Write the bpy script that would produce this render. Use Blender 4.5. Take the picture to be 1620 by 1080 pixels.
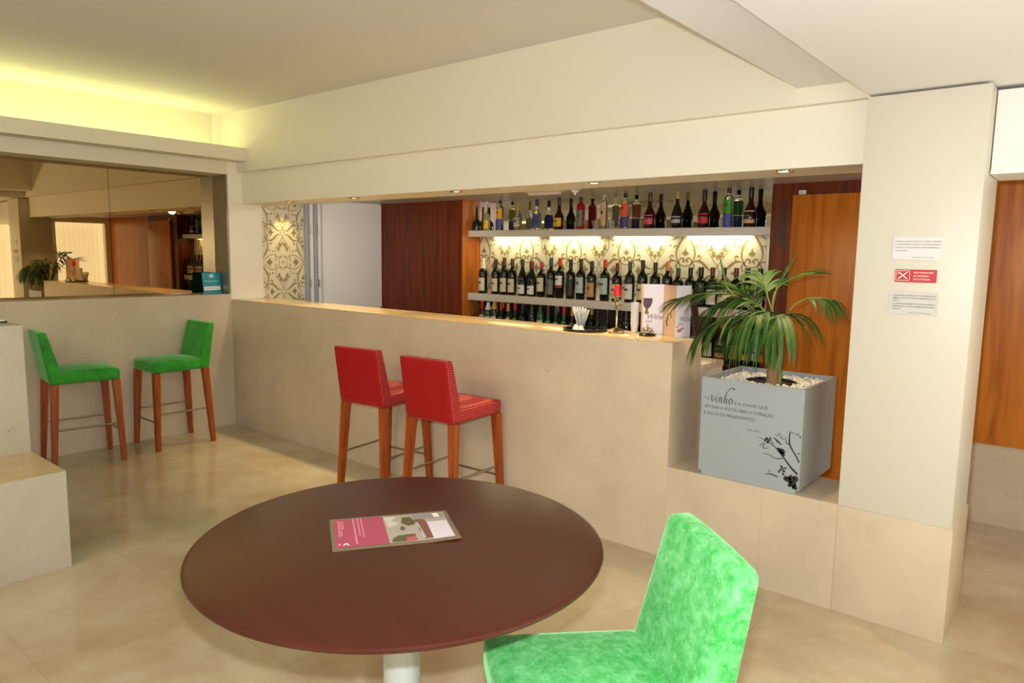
import bpy, bmesh, math, random
from mathutils import Vector, Matrix
PI = math.pi
random.seed(7)
for o in list(bpy.data.objects):
    bpy.data.objects.remove(o, do_unlink=True)
SC = bpy.context.scene
COL = SC.collection

# ------------------------------------------------------------------ camera
cam_d = bpy.data.cameras.new('camera')
cam_d.sensor_width = 36.0
cam_d.lens = 1124.0 / 1620.0 * 36.0
cam_d.clip_start = 0.02
cam = bpy.data.objects.new('camera', cam_d)
COL.objects.link(cam)
Rr = Vector((0.76757294, 0.64078625, 0.01499214))
Ru = Vector((-0.08939437, 0.08386199, 0.99245948))
Rf = Vector((-0.63469711, 0.76312525, -0.12165288))
M = Matrix(((Rr.x, Ru.x, -Rf.x, 5.7975), (Rr.y, Ru.y, -Rf.y, -3.1669), (Rr.z, Ru.z, -Rf.z, 1.5207), (0, 0, 0, 1)))
cam.matrix_world = M
SC.camera = cam

# ------------------------------------------------------------------ world, view
w = bpy.data.worlds.new('world'); SC.world = w; w.use_nodes = True
w.node_tree.nodes['Background'].inputs[0].default_value = (0.9, 0.95, 1.0, 1)
w.node_tree.nodes['Background'].inputs[1].default_value = 0.3
SC.view_settings.view_transform = 'Standard'
SC.view_settings.look = 'None'
SC.view_settings.gamma = 1.0
SC.view_settings.use_curve_mapping = False
SC.view_settings.exposure = -0.11

# ------------------------------------------------------------------ lights
def area(name, loc, target, sx, sy, power, col, spread=PI):
    l = bpy.data.lights.new(name, 'AREA'); l.shape = 'RECTANGLE'; l.size = sx; l.size_y = sy
    l.energy = power; l.color = col; l.spread = spread
    o = bpy.data.objects.new(name, l); COL.objects.link(o); o.location = loc
    d = Vector(target) - Vector(loc)
    o.rotation_euler = d.to_track_quat('-Z', 'Y').to_euler()
    return o
KEY = 62.0
area('camera_flash', (5.745, -3.12, 1.588), (3.9, -0.9, 1.1), 0.05, 0.03, KEY, (0.96, 0.98, 1.0))
area('room_fill', (3.2, -4.4, 2.6), (2.6, -0.8, 0.6), 1.8, 1.0, 44, (1.0, 0.94, 0.70))  # added fill with no fitting, lifts the warm ambient light
area('cove_lamp', (-0.06, -2.3, 2.30), (-0.06, -2.3, 3.0), 0.10, 4.5, 12, (0.98, 1.0, 0.34))
for i, x in enumerate((1.62, 2.27, 2.92, 3.57)):
    area('shelf_lamp', (x, 1.845, 1.668), (x, 1.845, 1.0), 0.50, 0.03, 1.7, (1.0, 0.93, 0.55))
#area('bar_ceiling_lamp', (2.6, 1.05, 1.995), (2.6, 1.05, 0), 2.4, 0.3, 10, (1.0, 0.88, 0.68))
DL = [(0.606, 0.2), (1.449, 0.2), (2.509, 0.2), (3.571, 0.2), (4.61, 0.2)]
for i, (x, y) in enumerate(DL):
    l = bpy.data.lights.new('downlight_bulb', 'SPOT'); l.energy = (30, 70, 40, 46, 24)[i]; l.spot_size = 1.5; l.spot_blend = 0.6
    l.color = (1.0, 0.78, 0.42); l.shadow_soft_size = 0.03
    o = bpy.data.objects.new('downlight_bulb', l); COL.objects.link(o); o.location = (x, y, 1.905)
l = bpy.data.lights.new('wallpaper_bulb', 'SPOT'); l.energy = 9; l.spot_size = 0.75; l.spot_blend = 0.5; l.color = (1.0, 0.75, 0.3); l.shadow_soft_size = 0.02
o = bpy.data.objects.new('wallpaper_bulb', l); COL.objects.link(o); o.location = (0.22, 0.5, 2.0)
o.rotation_euler = (Vector((-0.24, 0.02, -0.42))).to_track_quat('-Z', 'Y').to_euler()

l = bpy.data.lights.new('shutter_fill', 'SPOT'); l.energy = 30; l.spot_size = 1.7; l.spot_blend = 0.8; l.color = (1.0, 0.95, 0.85); l.shadow_soft_size = 0.04  # added spot with no fitting, brightens the white shutters
o = bpy.data.objects.new('shutter_fill', l); COL.objects.link(o); o.location = (2.2, 0.75, 1.97)
o.rotation_euler = (Vector((-2.2, 0.5, -0.5))).to_track_quat('-Z', 'Y').to_euler()

# ------------------------------------------------------------------ materials
def srgb(r, g, b):
    f = lambda c: (c / 255 / 12.92) if c / 255 <= 0.04045 else ((c / 255 + 0.055) / 1.055) ** 2.4
    return (f(r), f(g), f(b), 1)
MATS = {}
def mat(name, col, rough=0.5, metal=0.0, **kw):
    if name in MATS: return MATS[name]
    m = bpy.data.materials.new(name); m.use_nodes = True
    nt = m.node_tree; b = nt.nodes['Principled BSDF']
    b.inputs['Base Color'].default_value = col
    b.inputs['Roughness'].default_value = rough
    b.inputs['Metallic'].default_value = metal
    for k, v in kw.items():
        b.inputs[k.replace('_', ' ')].default_value = v
    MATS[name] = m
    return m
def N(nt, t, **kw):
    n = nt.nodes.new(t)
    for k, v in kw.items():
        if k in n.inputs: n.inputs[k].default_value = v
        else: setattr(n, k, v)
    return n
def coords(nt, scale=(1, 1, 1), kind='Object'):
    tc = N(nt, 'ShaderNodeTexCoord'); mp = N(nt, 'ShaderNodeMapping')
    mp.inputs['Scale'].default_value = scale
    nt.links.new(tc.outputs[kind], mp.inputs['Vector'])
    return mp.outputs['Vector']
def ramp(nt, fac, stops):
    r = N(nt, 'ShaderNodeValToRGB')
    while len(r.color_ramp.elements) > 1: r.color_ramp.elements.remove(r.color_ramp.elements[0])
    r.color_ramp.elements[0].position = stops[0][0]; r.color_ramp.elements[0].color = stops[0][1]
    for p, c in stops[1:]:
        e = r.color_ramp.elements.new(p); e.color = c
    nt.links.new(fac, r.inputs['Fac'])
    return r.outputs['Color']
def mixc(nt, fac, a, b, mode='MIX'):
    m = N(nt, 'ShaderNodeMix', data_type='RGBA', blend_type=mode)
    for i, v in ((0, fac), (6, a), (7, b)):
        if hasattr(v, 'is_linked') or hasattr(v, 'links'): nt.links.new(v, m.inputs[i])
        else: m.inputs[i].default_value = v
    return m.outputs[2]
def math_(nt, op, a, b=None, c=None):
    m = N(nt, 'ShaderNodeMath', operation=op)
    for i, v in enumerate((a, b, c)):
        if v is None: continue
        if hasattr(v, 'links'): nt.links.new(v, m.inputs[i])
        else: m.inputs[i].default_value = v
    return m.outputs[0]
def bump(nt, height, strength=0.2, dist=0.01):
    b = N(nt, 'ShaderNodeBump'); b.inputs['Strength'].default_value = strength; b.inputs['Distance'].default_value = dist
    nt.links.new(height, b.inputs['Height'])
    nt.links.new(b.outputs[0], nt.nodes['Principled BSDF'].inputs['Normal'])

def stone(name, base, joints=(), rough=0.35, hj=()):
    m = mat(name, base, rough); nt = m.node_tree; b = nt.nodes['Principled BSDF']
    v = coords(nt)
    n1 = N(nt, 'ShaderNodeTexNoise', Scale=2.2, Detail=6.0, Roughness=0.62); nt.links.new(v, n1.inputs['Vector'])
    d = tuple(c * 0.86 for c in base[:3]) + (1,); l_ = tuple(min(1, c * 1.08) for c in base[:3]) + (1,)
    c = ramp(nt, n1.outputs['Fac'], [(0.3, d), (0.55, base), (0.75, l_)])
    n2 = N(nt, 'ShaderNodeTexNoise', Scale=28.0, Detail=4.0, Roughness=0.7); nt.links.new(v, n2.inputs['Vector'])
    c2 = ramp(nt, n2.outputs['Fac'], [(0.28, (0.5, 0.42, 0.32, 1)), (0.40, (1, 1, 1, 1))])
    c = mixc(nt, 0.35, c, c2, 'MULTIPLY')
    vo = N(nt, 'ShaderNodeTexVoronoi', Scale=7.0); nt.links.new(v, vo.inputs['Vector'])
    c3 = ramp(nt, vo.outputs['Distance'], [(0.03, (0.45, 0.38, 0.3, 1)), (0.06, (1, 1, 1, 1))])
    c = mixc(nt, 0.55, c, c3, 'MULTIPLY')
    sp = N(nt, 'ShaderNodeSeparateXYZ'); nt.links.new(v, sp.inputs[0])
    fac = None
    for ax, x0 in joints:
        t = math_(nt, 'LESS_THAN', math_(nt, 'ABSOLUTE', math_(nt, 'SUBTRACT', sp.outputs[ax], x0)), 0.0016)
        fac = t if fac is None else math_(nt, 'MAXIMUM', fac, t)
    if fac is not None:
        c = mixc(nt, math_(nt, 'MULTIPLY', fac, 0.3), c, (base[0] * .45, base[1] * .42, base[2] * .36, 1))
    nt.links.new(c, b.inputs['Base Color'])
    return m
STONE_BAR = stone('limestone_bar', srgb(208, 190, 164), [(0, 3.25), (0, 4.19)], 0.33)
STONE_LOW = stone('limestone_plinth', srgb(208, 190, 164), [(0, 4.19), (0, 4.67), (0, 5.0)], 0.4)
STONE_LEFT = stone('limestone_wall', srgb(206, 190, 164), [(1, -0.87), (1, -2.1)], 0.36)
STONE_BLOCK = stone('limestone_block', srgb(196, 186, 168), [], 0.36)
STONE_TOP = stone('polished_limestone_top', srgb(206, 180, 134), [], 0.2)
STONE_TOP.node_tree.nodes['Principled BSDF'].inputs['Coat Weight'].default_value = 0.1
# floor
def floor_mat():
    m = mat('polished_floor_stone', (0.5, 0.4, 0.3, 1), 0.10); nt = m.node_tree; b = nt.nodes['Principled BSDF']
    v = coords(nt)
    n1 = N(nt, 'ShaderNodeTexNoise', Scale=1.6, Detail=7.0, Roughness=0.65); nt.links.new(v, n1.inputs['Vector'])
    c = ramp(nt, n1.outputs['Fac'], [(0.3, srgb(172, 150, 118)), (0.52, srgb(192, 175, 146)), (0.75, srgb(206, 193, 168))])
    br = N(nt, 'ShaderNodeTexBrick', offset=0.5); br.inputs['Scale'].default_value = 1.0
    br.inputs['Brick Width'].default_value = 1.2; br.inputs['Row Height'].default_value = 0.6
    br.inputs['Mortar Size'].default_value = 0.0025; br.inputs['Mortar Smooth'].default_value = 0.4
    br.inputs['Color1'].default_value = (1, 1, 1, 1); br.inputs['Color2'].default_value = (0.93, 0.92, 0.90, 1)
    br.inputs['Mortar'].default_value = (0.8, 0.76, 0.70, 1)
    nt.links.new(v, br.inputs['Vector'])
    c = mixc(nt, 0.8, c, br.outputs['Color'], 'MULTIPLY')
    nt.links.new(c, b.inputs['Base Color'])
    b.inputs['Specular IOR Level'].default_value = 0.6
    return m
FLOOR = floor_mat()
def wood(name, dark, lite, axis=2, rough=0.3, scale=1.0):
    m = mat(name, lite, rough); nt = m.node_tree; b = nt.nodes['Principled BSDF']
    s = [14 * scale] * 3; s[axis] = 0.9 * scale
    v = coords(nt, tuple(s))
    n = N(nt, 'ShaderNodeTexNoise', Scale=1.6, Detail=6.0, Roughness=0.6, Distortion=0.6); nt.links.new(v, n.inputs['Vector'])
    c = ramp(nt, n.outputs['Fac'], [(0.3, dark), (0.62, lite)]); b.inputs['Specular IOR Level'].default_value = 0.3
    nt.links.new(c, b.inputs['Base Color'])
    return m
WOOD_DOOR = wood('iroko_veneer_light', srgb(158, 82, 18), srgb(200, 118, 34), rough=0.28)
WOOD_RED = wood('iroko_veneer_red', srgb(74, 24, 4), srgb(118, 46, 8), rough=0.35)
WOOD_LEG = wood('cherry_stain_leg', srgb(128, 52, 18), srgb(170, 84, 36), rough=0.35, scale=2)
WOOD_TABLE = wood('wenge_stain_table', srgb(62, 24, 13), srgb(68, 27, 15), axis=0, rough=0.30)
WOOD_TABLE.node_tree.nodes['Principled BSDF'].inputs['Coat Weight'].default_value = 0.15
WOOD_TABLE.node_tree.nodes['Principled BSDF'].inputs['Coat Roughness'].default_value = 0.22
CREAM = mat('cream_paint', srgb(238, 231, 214), 0.5)
CREAM_BEAM = mat('cream_lacquer_beam', srgb(230, 222, 204), 0.4)
WHITE_CEIL = mat('white_ceiling_paint', srgb(236, 233, 230), 0.6)
TAUPE_CEIL = mat('stone_grey_ceiling_paint', srgb(224, 222, 214), 0.6)
LINTEL = mat('white_lacquer', srgb(232, 228, 222), 0.35)
GREY_CEIL = mat('grey_bar_ceiling', srgb(196, 188, 176), 0.35)
CORNICE = mat('cornice_paint', srgb(222, 214, 192), 0.5)
METAL = mat('brushed_steel', srgb(170, 165, 155), 0.28, 1.0)
CHROME = mat('chrome', srgb(225, 225, 225), 0.08, 1.0)
PEWTER = mat('gilded_metal', srgb(205, 190, 150), 0.15, 1.0)
MIRROR = mat('tinted_mirror', srgb(172, 148, 108), 0.01, 1.0)
MIRROR2 = mat('clear_mirror', srgb(222, 228, 222), 0.01, 1.0)
BLACK = mat('black_plastic', srgb(18, 18, 20), 0.25)
BLACK_GLOSS = mat('black_gloss', srgb(10, 10, 12), 0.05)
WHITE_P = mat('white_plastic', srgb(238, 236, 230), 0.4)
PAPER = mat('paper_white', srgb(240, 238, 232), 0.55)
INK = mat('dark_ink', srgb(30, 28, 28), 0.6)
INK_G = mat('grey_ink', srgb(80, 80, 80), 0.6)
RED_SIGN = mat('red_sign', srgb(186, 22, 34), 0.35)
SHELF = mat('shelf_lacquer', srgb(214, 206, 196), 0.35)
GREY_LAQ = mat('grey_planter_lacquer', srgb(158, 164, 168), 0.3)
def emis(name, col, s):
    m = bpy.data.materials.new(name); m.use_nodes = True; nt = m.node_tree
    b = nt.nodes['Principled BSDF']; b.inputs['Emission Color'].default_value = col; b.inputs['Emission Strength'].default_value = s
    b.inputs['Base Color'].default_value = col
    MATS[name] = m; return m
BULB = emis('lit_bulb', (1, 0.85, 0.6, 1), 12)
TUBE = emis('lit_tube', (1, 0.95, 0.6, 1), 6)
BLIND = emis('daylit_blind', (1, 0.98, 0.86, 1), 1.65)
def velvet(name, dark, lite, sc=9):
    m = mat(name, lite, 0.75); nt = m.node_tree; b = nt.nodes['Principled BSDF']
    v = coords(nt)
    n = N(nt, 'ShaderNodeTexNoise', Scale=float(sc), Detail=10.0, Roughness=0.8, Distortion=0.25); nt.links.new(v, n.inputs['Vector'])
    c = ramp(nt, n.outputs['Fac'], [(0.40, dark), (0.62, lite)])
    nt.links.new(c, b.inputs['Base Color'])
    b.inputs['Sheen Weight'].default_value = 0.6; b.inputs['Sheen Roughness'].default_value = 0.4
    b.inputs['Sheen Tint'].default_value = (0.5, 1, 0.5, 1)
    n2 = N(nt, 'ShaderNodeTexNoise', Scale=220.0, Detail=2.0); nt.links.new(v, n2.inputs['Vector'])
    bump(nt, n2.outputs['Fac'], 0.15, 0.003)
    return m
VELVET = velvet('green_velvet', srgb(44, 166, 66), srgb(126, 214, 140), 22)
VELVET_D = velvet('green_velvet_bar', srgb(22, 128, 22), srgb(52, 164, 40), 9)
def red_vinyl():
    m = mat('red_woven_vinyl', srgb(176, 12, 18), 0.34); nt = m.node_tree; b = nt.nodes['Principled BSDF']
    v = coords(nt, (1, 1, 1))
    sp = N(nt, 'ShaderNodeSeparateXYZ'); nt.links.new(v, sp.inputs[0])
    xy = math_(nt, 'ADD', sp.outputs[0], sp.outputs[1])
    k = 2 * PI / 0.026
    a = math_(nt, 'SINE', math_(nt, 'MULTIPLY', math_(nt, 'ADD', xy, sp.outputs[2]), k))
    c = math_(nt, 'SINE', math_(nt, 'MULTIPLY', math_(nt, 'SUBTRACT', xy, sp.outputs[2]), k))
    f = math_(nt, 'MULTIPLY', a, c)
    col = ramp(nt, f, [(0.45, srgb(158, 6, 14)), (0.60, srgb(172, 14, 22)), (0.76, srgb(232, 124, 126))])  # woven dots, the palest tone paints in their glints
    nt.links.new(col, b.inputs['Base Color'])
    bump(nt, f, 0.5, 0.003)
    return m
RED_V = red_vinyl()
RED_PLAIN = mat('red_vinyl_no_glint', srgb(166, 10, 18), 0.4)  # rear face of the same vinyl, painted without its glints

# ------------------------------------------------------------------ mesh helpers
def wm(o):
    m = Matrix.Identity(4)
    while o is not None:
        m = o.matrix_basis @ m; o = o.parent
    return m
def link(name, bm, mats, parent=None, local=False, smooth=True, angle=35):
    me = bpy.data.meshes.new(name)
    bmesh.ops.recalc_face_normals(bm, faces=bm.faces[:]) if not bm.faces[:] == [] and smooth != 'keep' else None
    if smooth:
        th = math.radians(angle)
        for f in bm.faces: f.smooth = True
        for e in bm.edges:
            if len(e.link_faces) == 2:
                if e.calc_face_angle(0) > th: e.smooth = False
            else: e.smooth = False
    if parent is not None and not local:
        bmesh.ops.transform(bm, matrix=wm(parent).inverted(), verts=bm.verts[:])
    bm.to_mesh(me); bm.free()
    if not isinstance(mats, (list, tuple)): mats = [mats]
    for m in mats: me.materials.append(m)
    o = bpy.data.objects.new(name, me); COL.objects.link(o)
    if parent is not None: o.parent = parent
    return o
def thing(name, label, cat, loc=(0, 0, 0), rz=0, group=None):
    o = bpy.data.objects.new(name, None); COL.objects.link(o); o.empty_display_size = 0.1
    o.location = loc; o.rotation_euler = (0, 0, rz)
    o['label'] = label; o['category'] = cat
    if group: o['group'] = group
    o.matrix_basis = Matrix.Translation(loc) @ Matrix.Rotation(rz, 4, 'Z')
    return o
def tag(o, label, cat, group=None):
    o['label'] = label; o['category'] = cat
    if group: o['group'] = group
    return o
def struct(o): o['kind'] = 'structure'; return o
def B(): return bmesh.new()
def box(bm, lo, hi, mi=0, bev=0.0):
    vs = [bm.verts.new((x, y, z)) for x in (lo[0], hi[0]) for y in (lo[1], hi[1]) for z in (lo[2], hi[2])]
    fs = []
    for q in ((0, 1, 3, 2), (4, 6, 7, 5), (0, 4, 5, 1), (2, 3, 7, 6), (0, 2, 6, 4), (1, 5, 7, 3)):
        f = bm.faces.new([vs[i] for i in q]); f.material_index = mi; fs.append(f)
    if bev > 0:
        es = list({e for f in fs for e in f.edges})
        r = bmesh.ops.bevel(bm, geom=es, offset=bev, segments=2, affect='EDGES', profile=0.6)
        for f in r['faces']: f.material_index = mi
    return vs
def quad(bm, pts, mi=0):
    f = bm.faces.new([bm.verts.new(p) for p in pts]); f.material_index = mi; return f
def bx(name, lo, hi, m, parent=None, bev=0.0, local=False):
    bm = B(); box(bm, lo, hi, 0, bev); return link(name, bm, m, parent, local)
def lathe(bm, prof, c=(0, 0, 0), seg=20, mi=0, cap=True):
    rings = []
    for r, z in prof:
        if r < 1e-6: rings.append([bm.verts.new((c[0], c[1], c[2] + z))])
        else: rings.append([bm.verts.new((c[0] + r * math.cos(2 * PI * i / seg), c[1] + r * math.sin(2 * PI * i / seg), c[2] + z)) for i in range(seg)])
    for a, b in zip(rings, rings[1:]):
        for i in range(seg):
            j = (i + 1) % seg
            if len(a) == 1 and len(b) == 1: continue
            if len(a) == 1: f = bm.faces.new([a[0], b[i], b[j]])
            elif len(b) == 1: f = bm.faces.new([a[i], b[0], a[j]])
            else: f = bm.faces.new([a[i], a[j], b[j], b[i]])
            f.material_index = mi
    if cap:
        for rg in (rings[0], rings[-1]):
            if len(rg) > 1:
                f = bm.faces.new(rg); f.material_index = mi
def tube(bm, pts, r, seg=8, mi=0, taper=None, cap=True):
    pts = [Vector(p) for p in pts]; rings = []
    for i, p in enumerate(pts):
        t = (pts[min(i + 1, len(pts) - 1)] - pts[max(i - 1, 0)]).normalized()
        a = Vector((0, 0, 1)) if abs(t.z) < 0.9 else Vector((1, 0, 0))
        u = t.cross(a).normalized(); v = t.cross(u)
        rr = r if taper is None else r * taper[i]
        rings.append([bm.verts.new(p + u * rr * math.cos(2 * PI * k / seg) + v * rr * math.sin(2 * PI * k / seg)) for k in range(seg)])
    for a, b in zip(rings, rings[1:]):
        for i in range(seg):
            f = bm.faces.new([a[i], a[(i + 1) % seg], b[(i + 1) % seg], b[i]]); f.material_index = mi
    if cap:
        for rg in (rings[0], rings[-1]): bm.faces.new(rg).material_index = mi
def cushion(bm, lo, hi, r, cuts=9, crown=0.0, fn=None, mi=0):
    lo = Vector(lo); hi = Vector(hi)
    tmp = bmesh.new(); box(tmp, lo, hi)
    bmesh.ops.subdivide_edges(tmp, edges=tmp.edges[:], cuts=cuts, use_grid_fill=True)
    # denser near the edges
    c = (lo + hi) / 2; h = (hi - lo) / 2
    vm = {}
    for v in tmp.verts:
        p = Vector([0, 0, 0])
        for k in range(3):
            s = (v.co[k] - c[k]) / h[k]
            s = math.sin(s * PI / 2) if h[k] > r * 1.2 else s
            p[k] = c[k] + h[k] * s
        q = Vector([min(max(p[k], lo[k] + r), hi[k] - r) for k in range(3)])
        d = p - q
        if d.length > 1e-9: p = q + d.normalized() * r
        if crown:
            u = (p.x - c.x) / h.x; w_ = (p.y - c.y) / h.y
            if p.z > c.z: p.z += crown * max(0, 1 - u * u) * max(0, 1 - w_ * w_)
        if fn: p = fn(p)
        vm[v] = bm.verts.new(p)
    for f in tmp.faces:
        nf = bm.faces.new([vm[v] for v in f.verts]); nf.material_index = mi
    tmp.free()
def catmull(P, n=6, closed=False):
    P = [Vector(p) for p in P]; out = []
    m = len(P)
    for i in range(m - 1):
        p0 = P[max(i - 1, 0)]; p1 = P[i]; p2 = P[i + 1]; p3 = P[min(i + 2, m - 1)]
        for k in range(n):
            t = k / n
            out.append(0.5 * ((2 * p1) + (-p0 + p2) * t + (2 * p0 - 5 * p1 + 4 * p2 - p3) * t * t + (-p0 + 3 * p1 - 3 * p2 + p3) * t ** 3))
    out.append(P[-1]); return out
def text_bm(bm, s, size, O, R, U, mi=0, shear=0.0, align='LEFT', depth=0.0006, stretch=1.0, width=None):
    cu = bpy.data.curves.new('t', 'FONT'); cu.body = s; cu.size = 1.0; cu.align_x = align; cu.shear = shear; cu.resolution_u = 2
    ob = bpy.data.objects.new('t', cu); COL.objects.link(ob)
    dg = bpy.context.evaluated_depsgraph_get(); dg.update()
    me = bpy.data.meshes.new_from_object(ob.evaluated_get(dg))
    xs = [v.co.x for v in me.vertices]
    if width and xs: stretch = width / ((max(xs) - min(xs)) * size)
    O = Vector(O); R = Vector(R).normalized(); U = Vector(U).normalized(); n = R.cross(U)
    vs = [bm.verts.new(O + R * v.co.x * size * stretch + U * v.co.y * size + n * depth) for v in me.vertices]
    for p in me.polygons:
        try:
            f = bm.faces.new([vs[i] for i in p.vertices]); f.material_index = mi
        except ValueError: pass
    bpy.data.objects.remove(ob, do_unlink=True); bpy.data.meshes.remove(me); bpy.data.curves.remove(cu)
def copy_tree(o, parent=None):
    c = o.copy(); COL.objects.link(c); c.parent = parent
    for ch in list(o.children): copy_tree(ch, c)
    return c

# ================================================================== SETTING
H = 1.10; HP = 0.475; HL = 1.144
X1 = 4.19; X2 = 4.997; X3 = 5.418
struct(bx('floor', (-1.2, -6.2, -0.1), (6.9, 3.2, 0), FLOOR))
# high ceiling over the lounge, cove back wall
struct(bx('ceiling', (-0.9, -6.2, 2.68), (4.69, 0.4, 2.8), TAUPE_CEIL))
# lowered ceilings near the pillar
bm = B(); box(bm, (5.0, -6.2, 2.175), (6.9, 0.42, 2.9), 0)
struct(link('ceiling_low', bm, WHITE_CEIL))
bm = B()
# middle slab with a tapered chamfer along its left lip
sec = []
for y, d in ((0.08, 0.002), (-1.2, 0.06), (-6.2, 0.12)):
    sec.append([bm.verts.new((4.69, y, 2.255)), bm.verts.new((5.0, y, 2.255)), bm.verts.new((5.0, y, 2.8)), bm.verts.new((4.69 - d, y, 2.8)), bm.verts.new((4.69 - d, y, 2.255 + d * 0.55))])
for a, b in zip(sec, sec[1:]):
    for i in range(5): bm.faces.new([a[i], a[(i + 1) % 5], b[(i + 1) % 5], b[i]])
bm.faces.new(sec[0]); bm.faces.new(sec[-1])
struct(link('ceiling_step', bm, WHITE_CEIL, smooth=False))
# beam over the bar
struct(bx('wall_cove_end', (-0.9, 0.0, 2.2625), (-0.231, 0.08, 2.7), CREAM))
struct(bx('trim_1', (0.001, 0.08, 2.182), (5.0, 0.30, 2.72), CREAM_BEAM))
struct(bx('trim_7', (-0.9, 0.08, 2.263), (0.0005, 0.30, 2.72), CREAM_BEAM))
struct(bx('trim_2', (0.0, 0.126, 1.921), (4.997, 0.45, 2.19), CREAM))
struct(bx('ceiling_bar', (-0.2, 0.43, 2.012), (6.9, 2.2, 2.12), GREY_CEIL))
# left wall: stone dado, header, cornice with cove, end jamb
struct(bx('wall_left', (-0.9, -6.2, 0), (0.0, 0.0, HL), STONE_LEFT))
bm = B(); box(bm, (-0.232, -6.2, 2.157), (0.0, -0.0005, 2.262)); box(bm, (-0.9, -6.2, 2.2), (-0.232, -0.0005, 2.7)); box(bm, (-0.9, -6.2, HL), (-0.25, -0.0005, 2.2))
struct(link('wall_left_upper', bm, CORNICE))
JAMB = mat('jamb_steel', srgb(150, 144, 132), 0.35, 0.8)
bm = B(); box(bm, (-0.23, -6.2, 2.2625), (0.17, 0.0795, 2.292)); box(bm, (0.14, -6.2, 2.292), (0.17, 0.0795, 2.368))
struct(link('trim_3', bm, CORNICE))
struct(bx('wall_bar_left', (-0.9, 0.0, 0), (0.0, 1.9, 2.262), CREAM))
bm = B(); box(bm, (-0.232, -0.012, HL), (-0.012, -0.0005, 2.157))
struct(link('trim_4', bm, JAMB))
# the mirror above the dado, three sheets
def mirror_sheet(y0, y1):
    bm = B(); box(bm, (-0.249, y0 + 0.0015, HL + 0.001), (-0.231, y1 - 0.0015, 2.156)); return bm
t = thing('wall_mirror', 'large tinted wall mirror in butted sheets set above the stone dado on the left', 'mirror', (-0.24, -1.0, HL))
for y0, y1 in ((-0.859, -0.012), (-1.95, -0.859), (-3.1, -1.95), (-4.4, -3.1), (-6.1, -4.4)):
    link('mirror_sheet', mirror_sheet(y0, y1), MIRROR, t)
# fluorescent tube hidden in the cove
bm = B(); tube(bm, [(-0.16, -5.9, 2.295), (-0.16, 0.0, 2.295)], 0.013, 8)
tag(link('fluorescent_tube', bm, TUBE), 'long lit fluorescent tube lying hidden in the cove above the mirror', 'light tube')
# pillar
PILLAR = mat('cream_pillar_lacquer', srgb(208, 200, 185), 0.4)
t = bx('wall_pillar', (X2, 0.0, HP), (X3, 0.385, 2.166), PILLAR, bev=0.003); struct(t)
struct(bx('wall_pillar_base', (X2, -0.001, 0), (X3 + 0.006, 0.40, HP), STONE_LOW, bev=0.002))
bm = B(); box(bm, (X3 + 0.004, 0.12, 1.85), (6.9, 0.40, 2.160)); 
struct(link('wall_lintel', bm, LINTEL, smooth=False))
struct(bx('trim_5', (X3 + 0.004, 0.108, 1.850), (6.9, 0.12, 1.866), LINTEL))
# far wall on the right
struct(bx('wall_back_right', (5.0, 1.69, 0), (6.9, 1.9, 2.3), STONE_LOW))
struct(bx('wall_back_panelling', (4.95, 1.672, HP), (6.9, 1.69, 2.012), WOOD_DOOR))
# walls around the bar
struct(bx('wall_back', (-0.9, 2.03, 0), (6.9, 2.15, 2.3), CREAM))
struct(bx('wall_bar_wood', (0.0, 1.65, 0), (1.171, 2.03, 2.012), WOOD_RED))
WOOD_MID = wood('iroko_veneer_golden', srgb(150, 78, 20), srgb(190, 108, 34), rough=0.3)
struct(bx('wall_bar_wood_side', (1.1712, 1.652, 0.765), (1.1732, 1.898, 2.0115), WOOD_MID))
struct(bx('wall_bar_wood_right', (4.03, 1.66, 0), (4.175, 2.03, 2.012), WOOD_RED))
struct(bx('wall_bar_wood_top', (4.175, 1.66, 1.936), (4.95, 2.03, 2.012), WOOD_RED))
struct(bx('wall_bar_wood_end', (4.90, 1.66, 0), (4.95, 2.03, 1.945), WOOD_RED))
# right wall with windows
bm = B()
XR = 6.42
for lo, hi in (((XR, -6.2, 0), (XR + 0.3, 2.1, 0.55)), ((XR, -6.2, 1.92), (XR + 0.3, 2.1, 2.3)), ((XR, 0.36, 0.55), (XR + 0.3, 0.88, 1.92)), ((XR, 1.60, 0.55), (XR + 0.3, 2.1, 1.92)), ((XR, -6.2, 0.55), (XR + 0.3, -2.0, 1.92)),):
    box(bm, lo, hi)
struct(link('wall_right', bm, CREAM))
def blind(name, y0, y1, z0, z1):
    bm = B(); n = max(6, int((y1 - y0) / 0.035)); pr_ = []
    for i in range(n + 1):
        y = y0 + (y1 - y0) * i / n; x = XR + 0.10 + (0.018 if i % 2 else 0)
        pr_.append((bm.verts.new((x, y, z0)), bm.verts.new((x, y, z1))))
    for a, b in zip(pr_, pr_[1:]): bm.faces.new([a[0], b[0], b[1], a[1]])
    return struct(link(name, bm, BLIND, smooth=False))
blind('window_1', 0.88, 1.60, 0.55, 1.92)
blind('window_2', -2.0, 0.36, 0.55, 1.92)
bm = B()
for lo, hi in (((-1.2, -6.2, 0), (6.9, -6.0, 0.7)), ((-1.2, -6.2, 2.0), (6.9, -6.0, 2.9)), ((-1.2, -6.2, 0.7), (1.0, -6.0, 2.0)), ((2.9, -6.2, 0.7), (3.4, -6.0, 2.0)), ((6.2, -6.2, 0.7), (6.9, -6.0, 2.0))):
    box(bm, lo, hi)
struct(link('wall_front', bm, CREAM))
for i, (a, b) in enumerate(((1.0, 2.9), (3.4, 6.2))):
    bm = B(); quad(bm, [(a, -6.12, 0.7), (b, -6.12, 0.7), (b, -6.12, 2.0), (a, -6.12, 2.0)])
    struct(link('window_%d' % (3 + i), bm, BLIND, smooth=False))  # unseen windows, added as fill light from behind the camera

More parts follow.
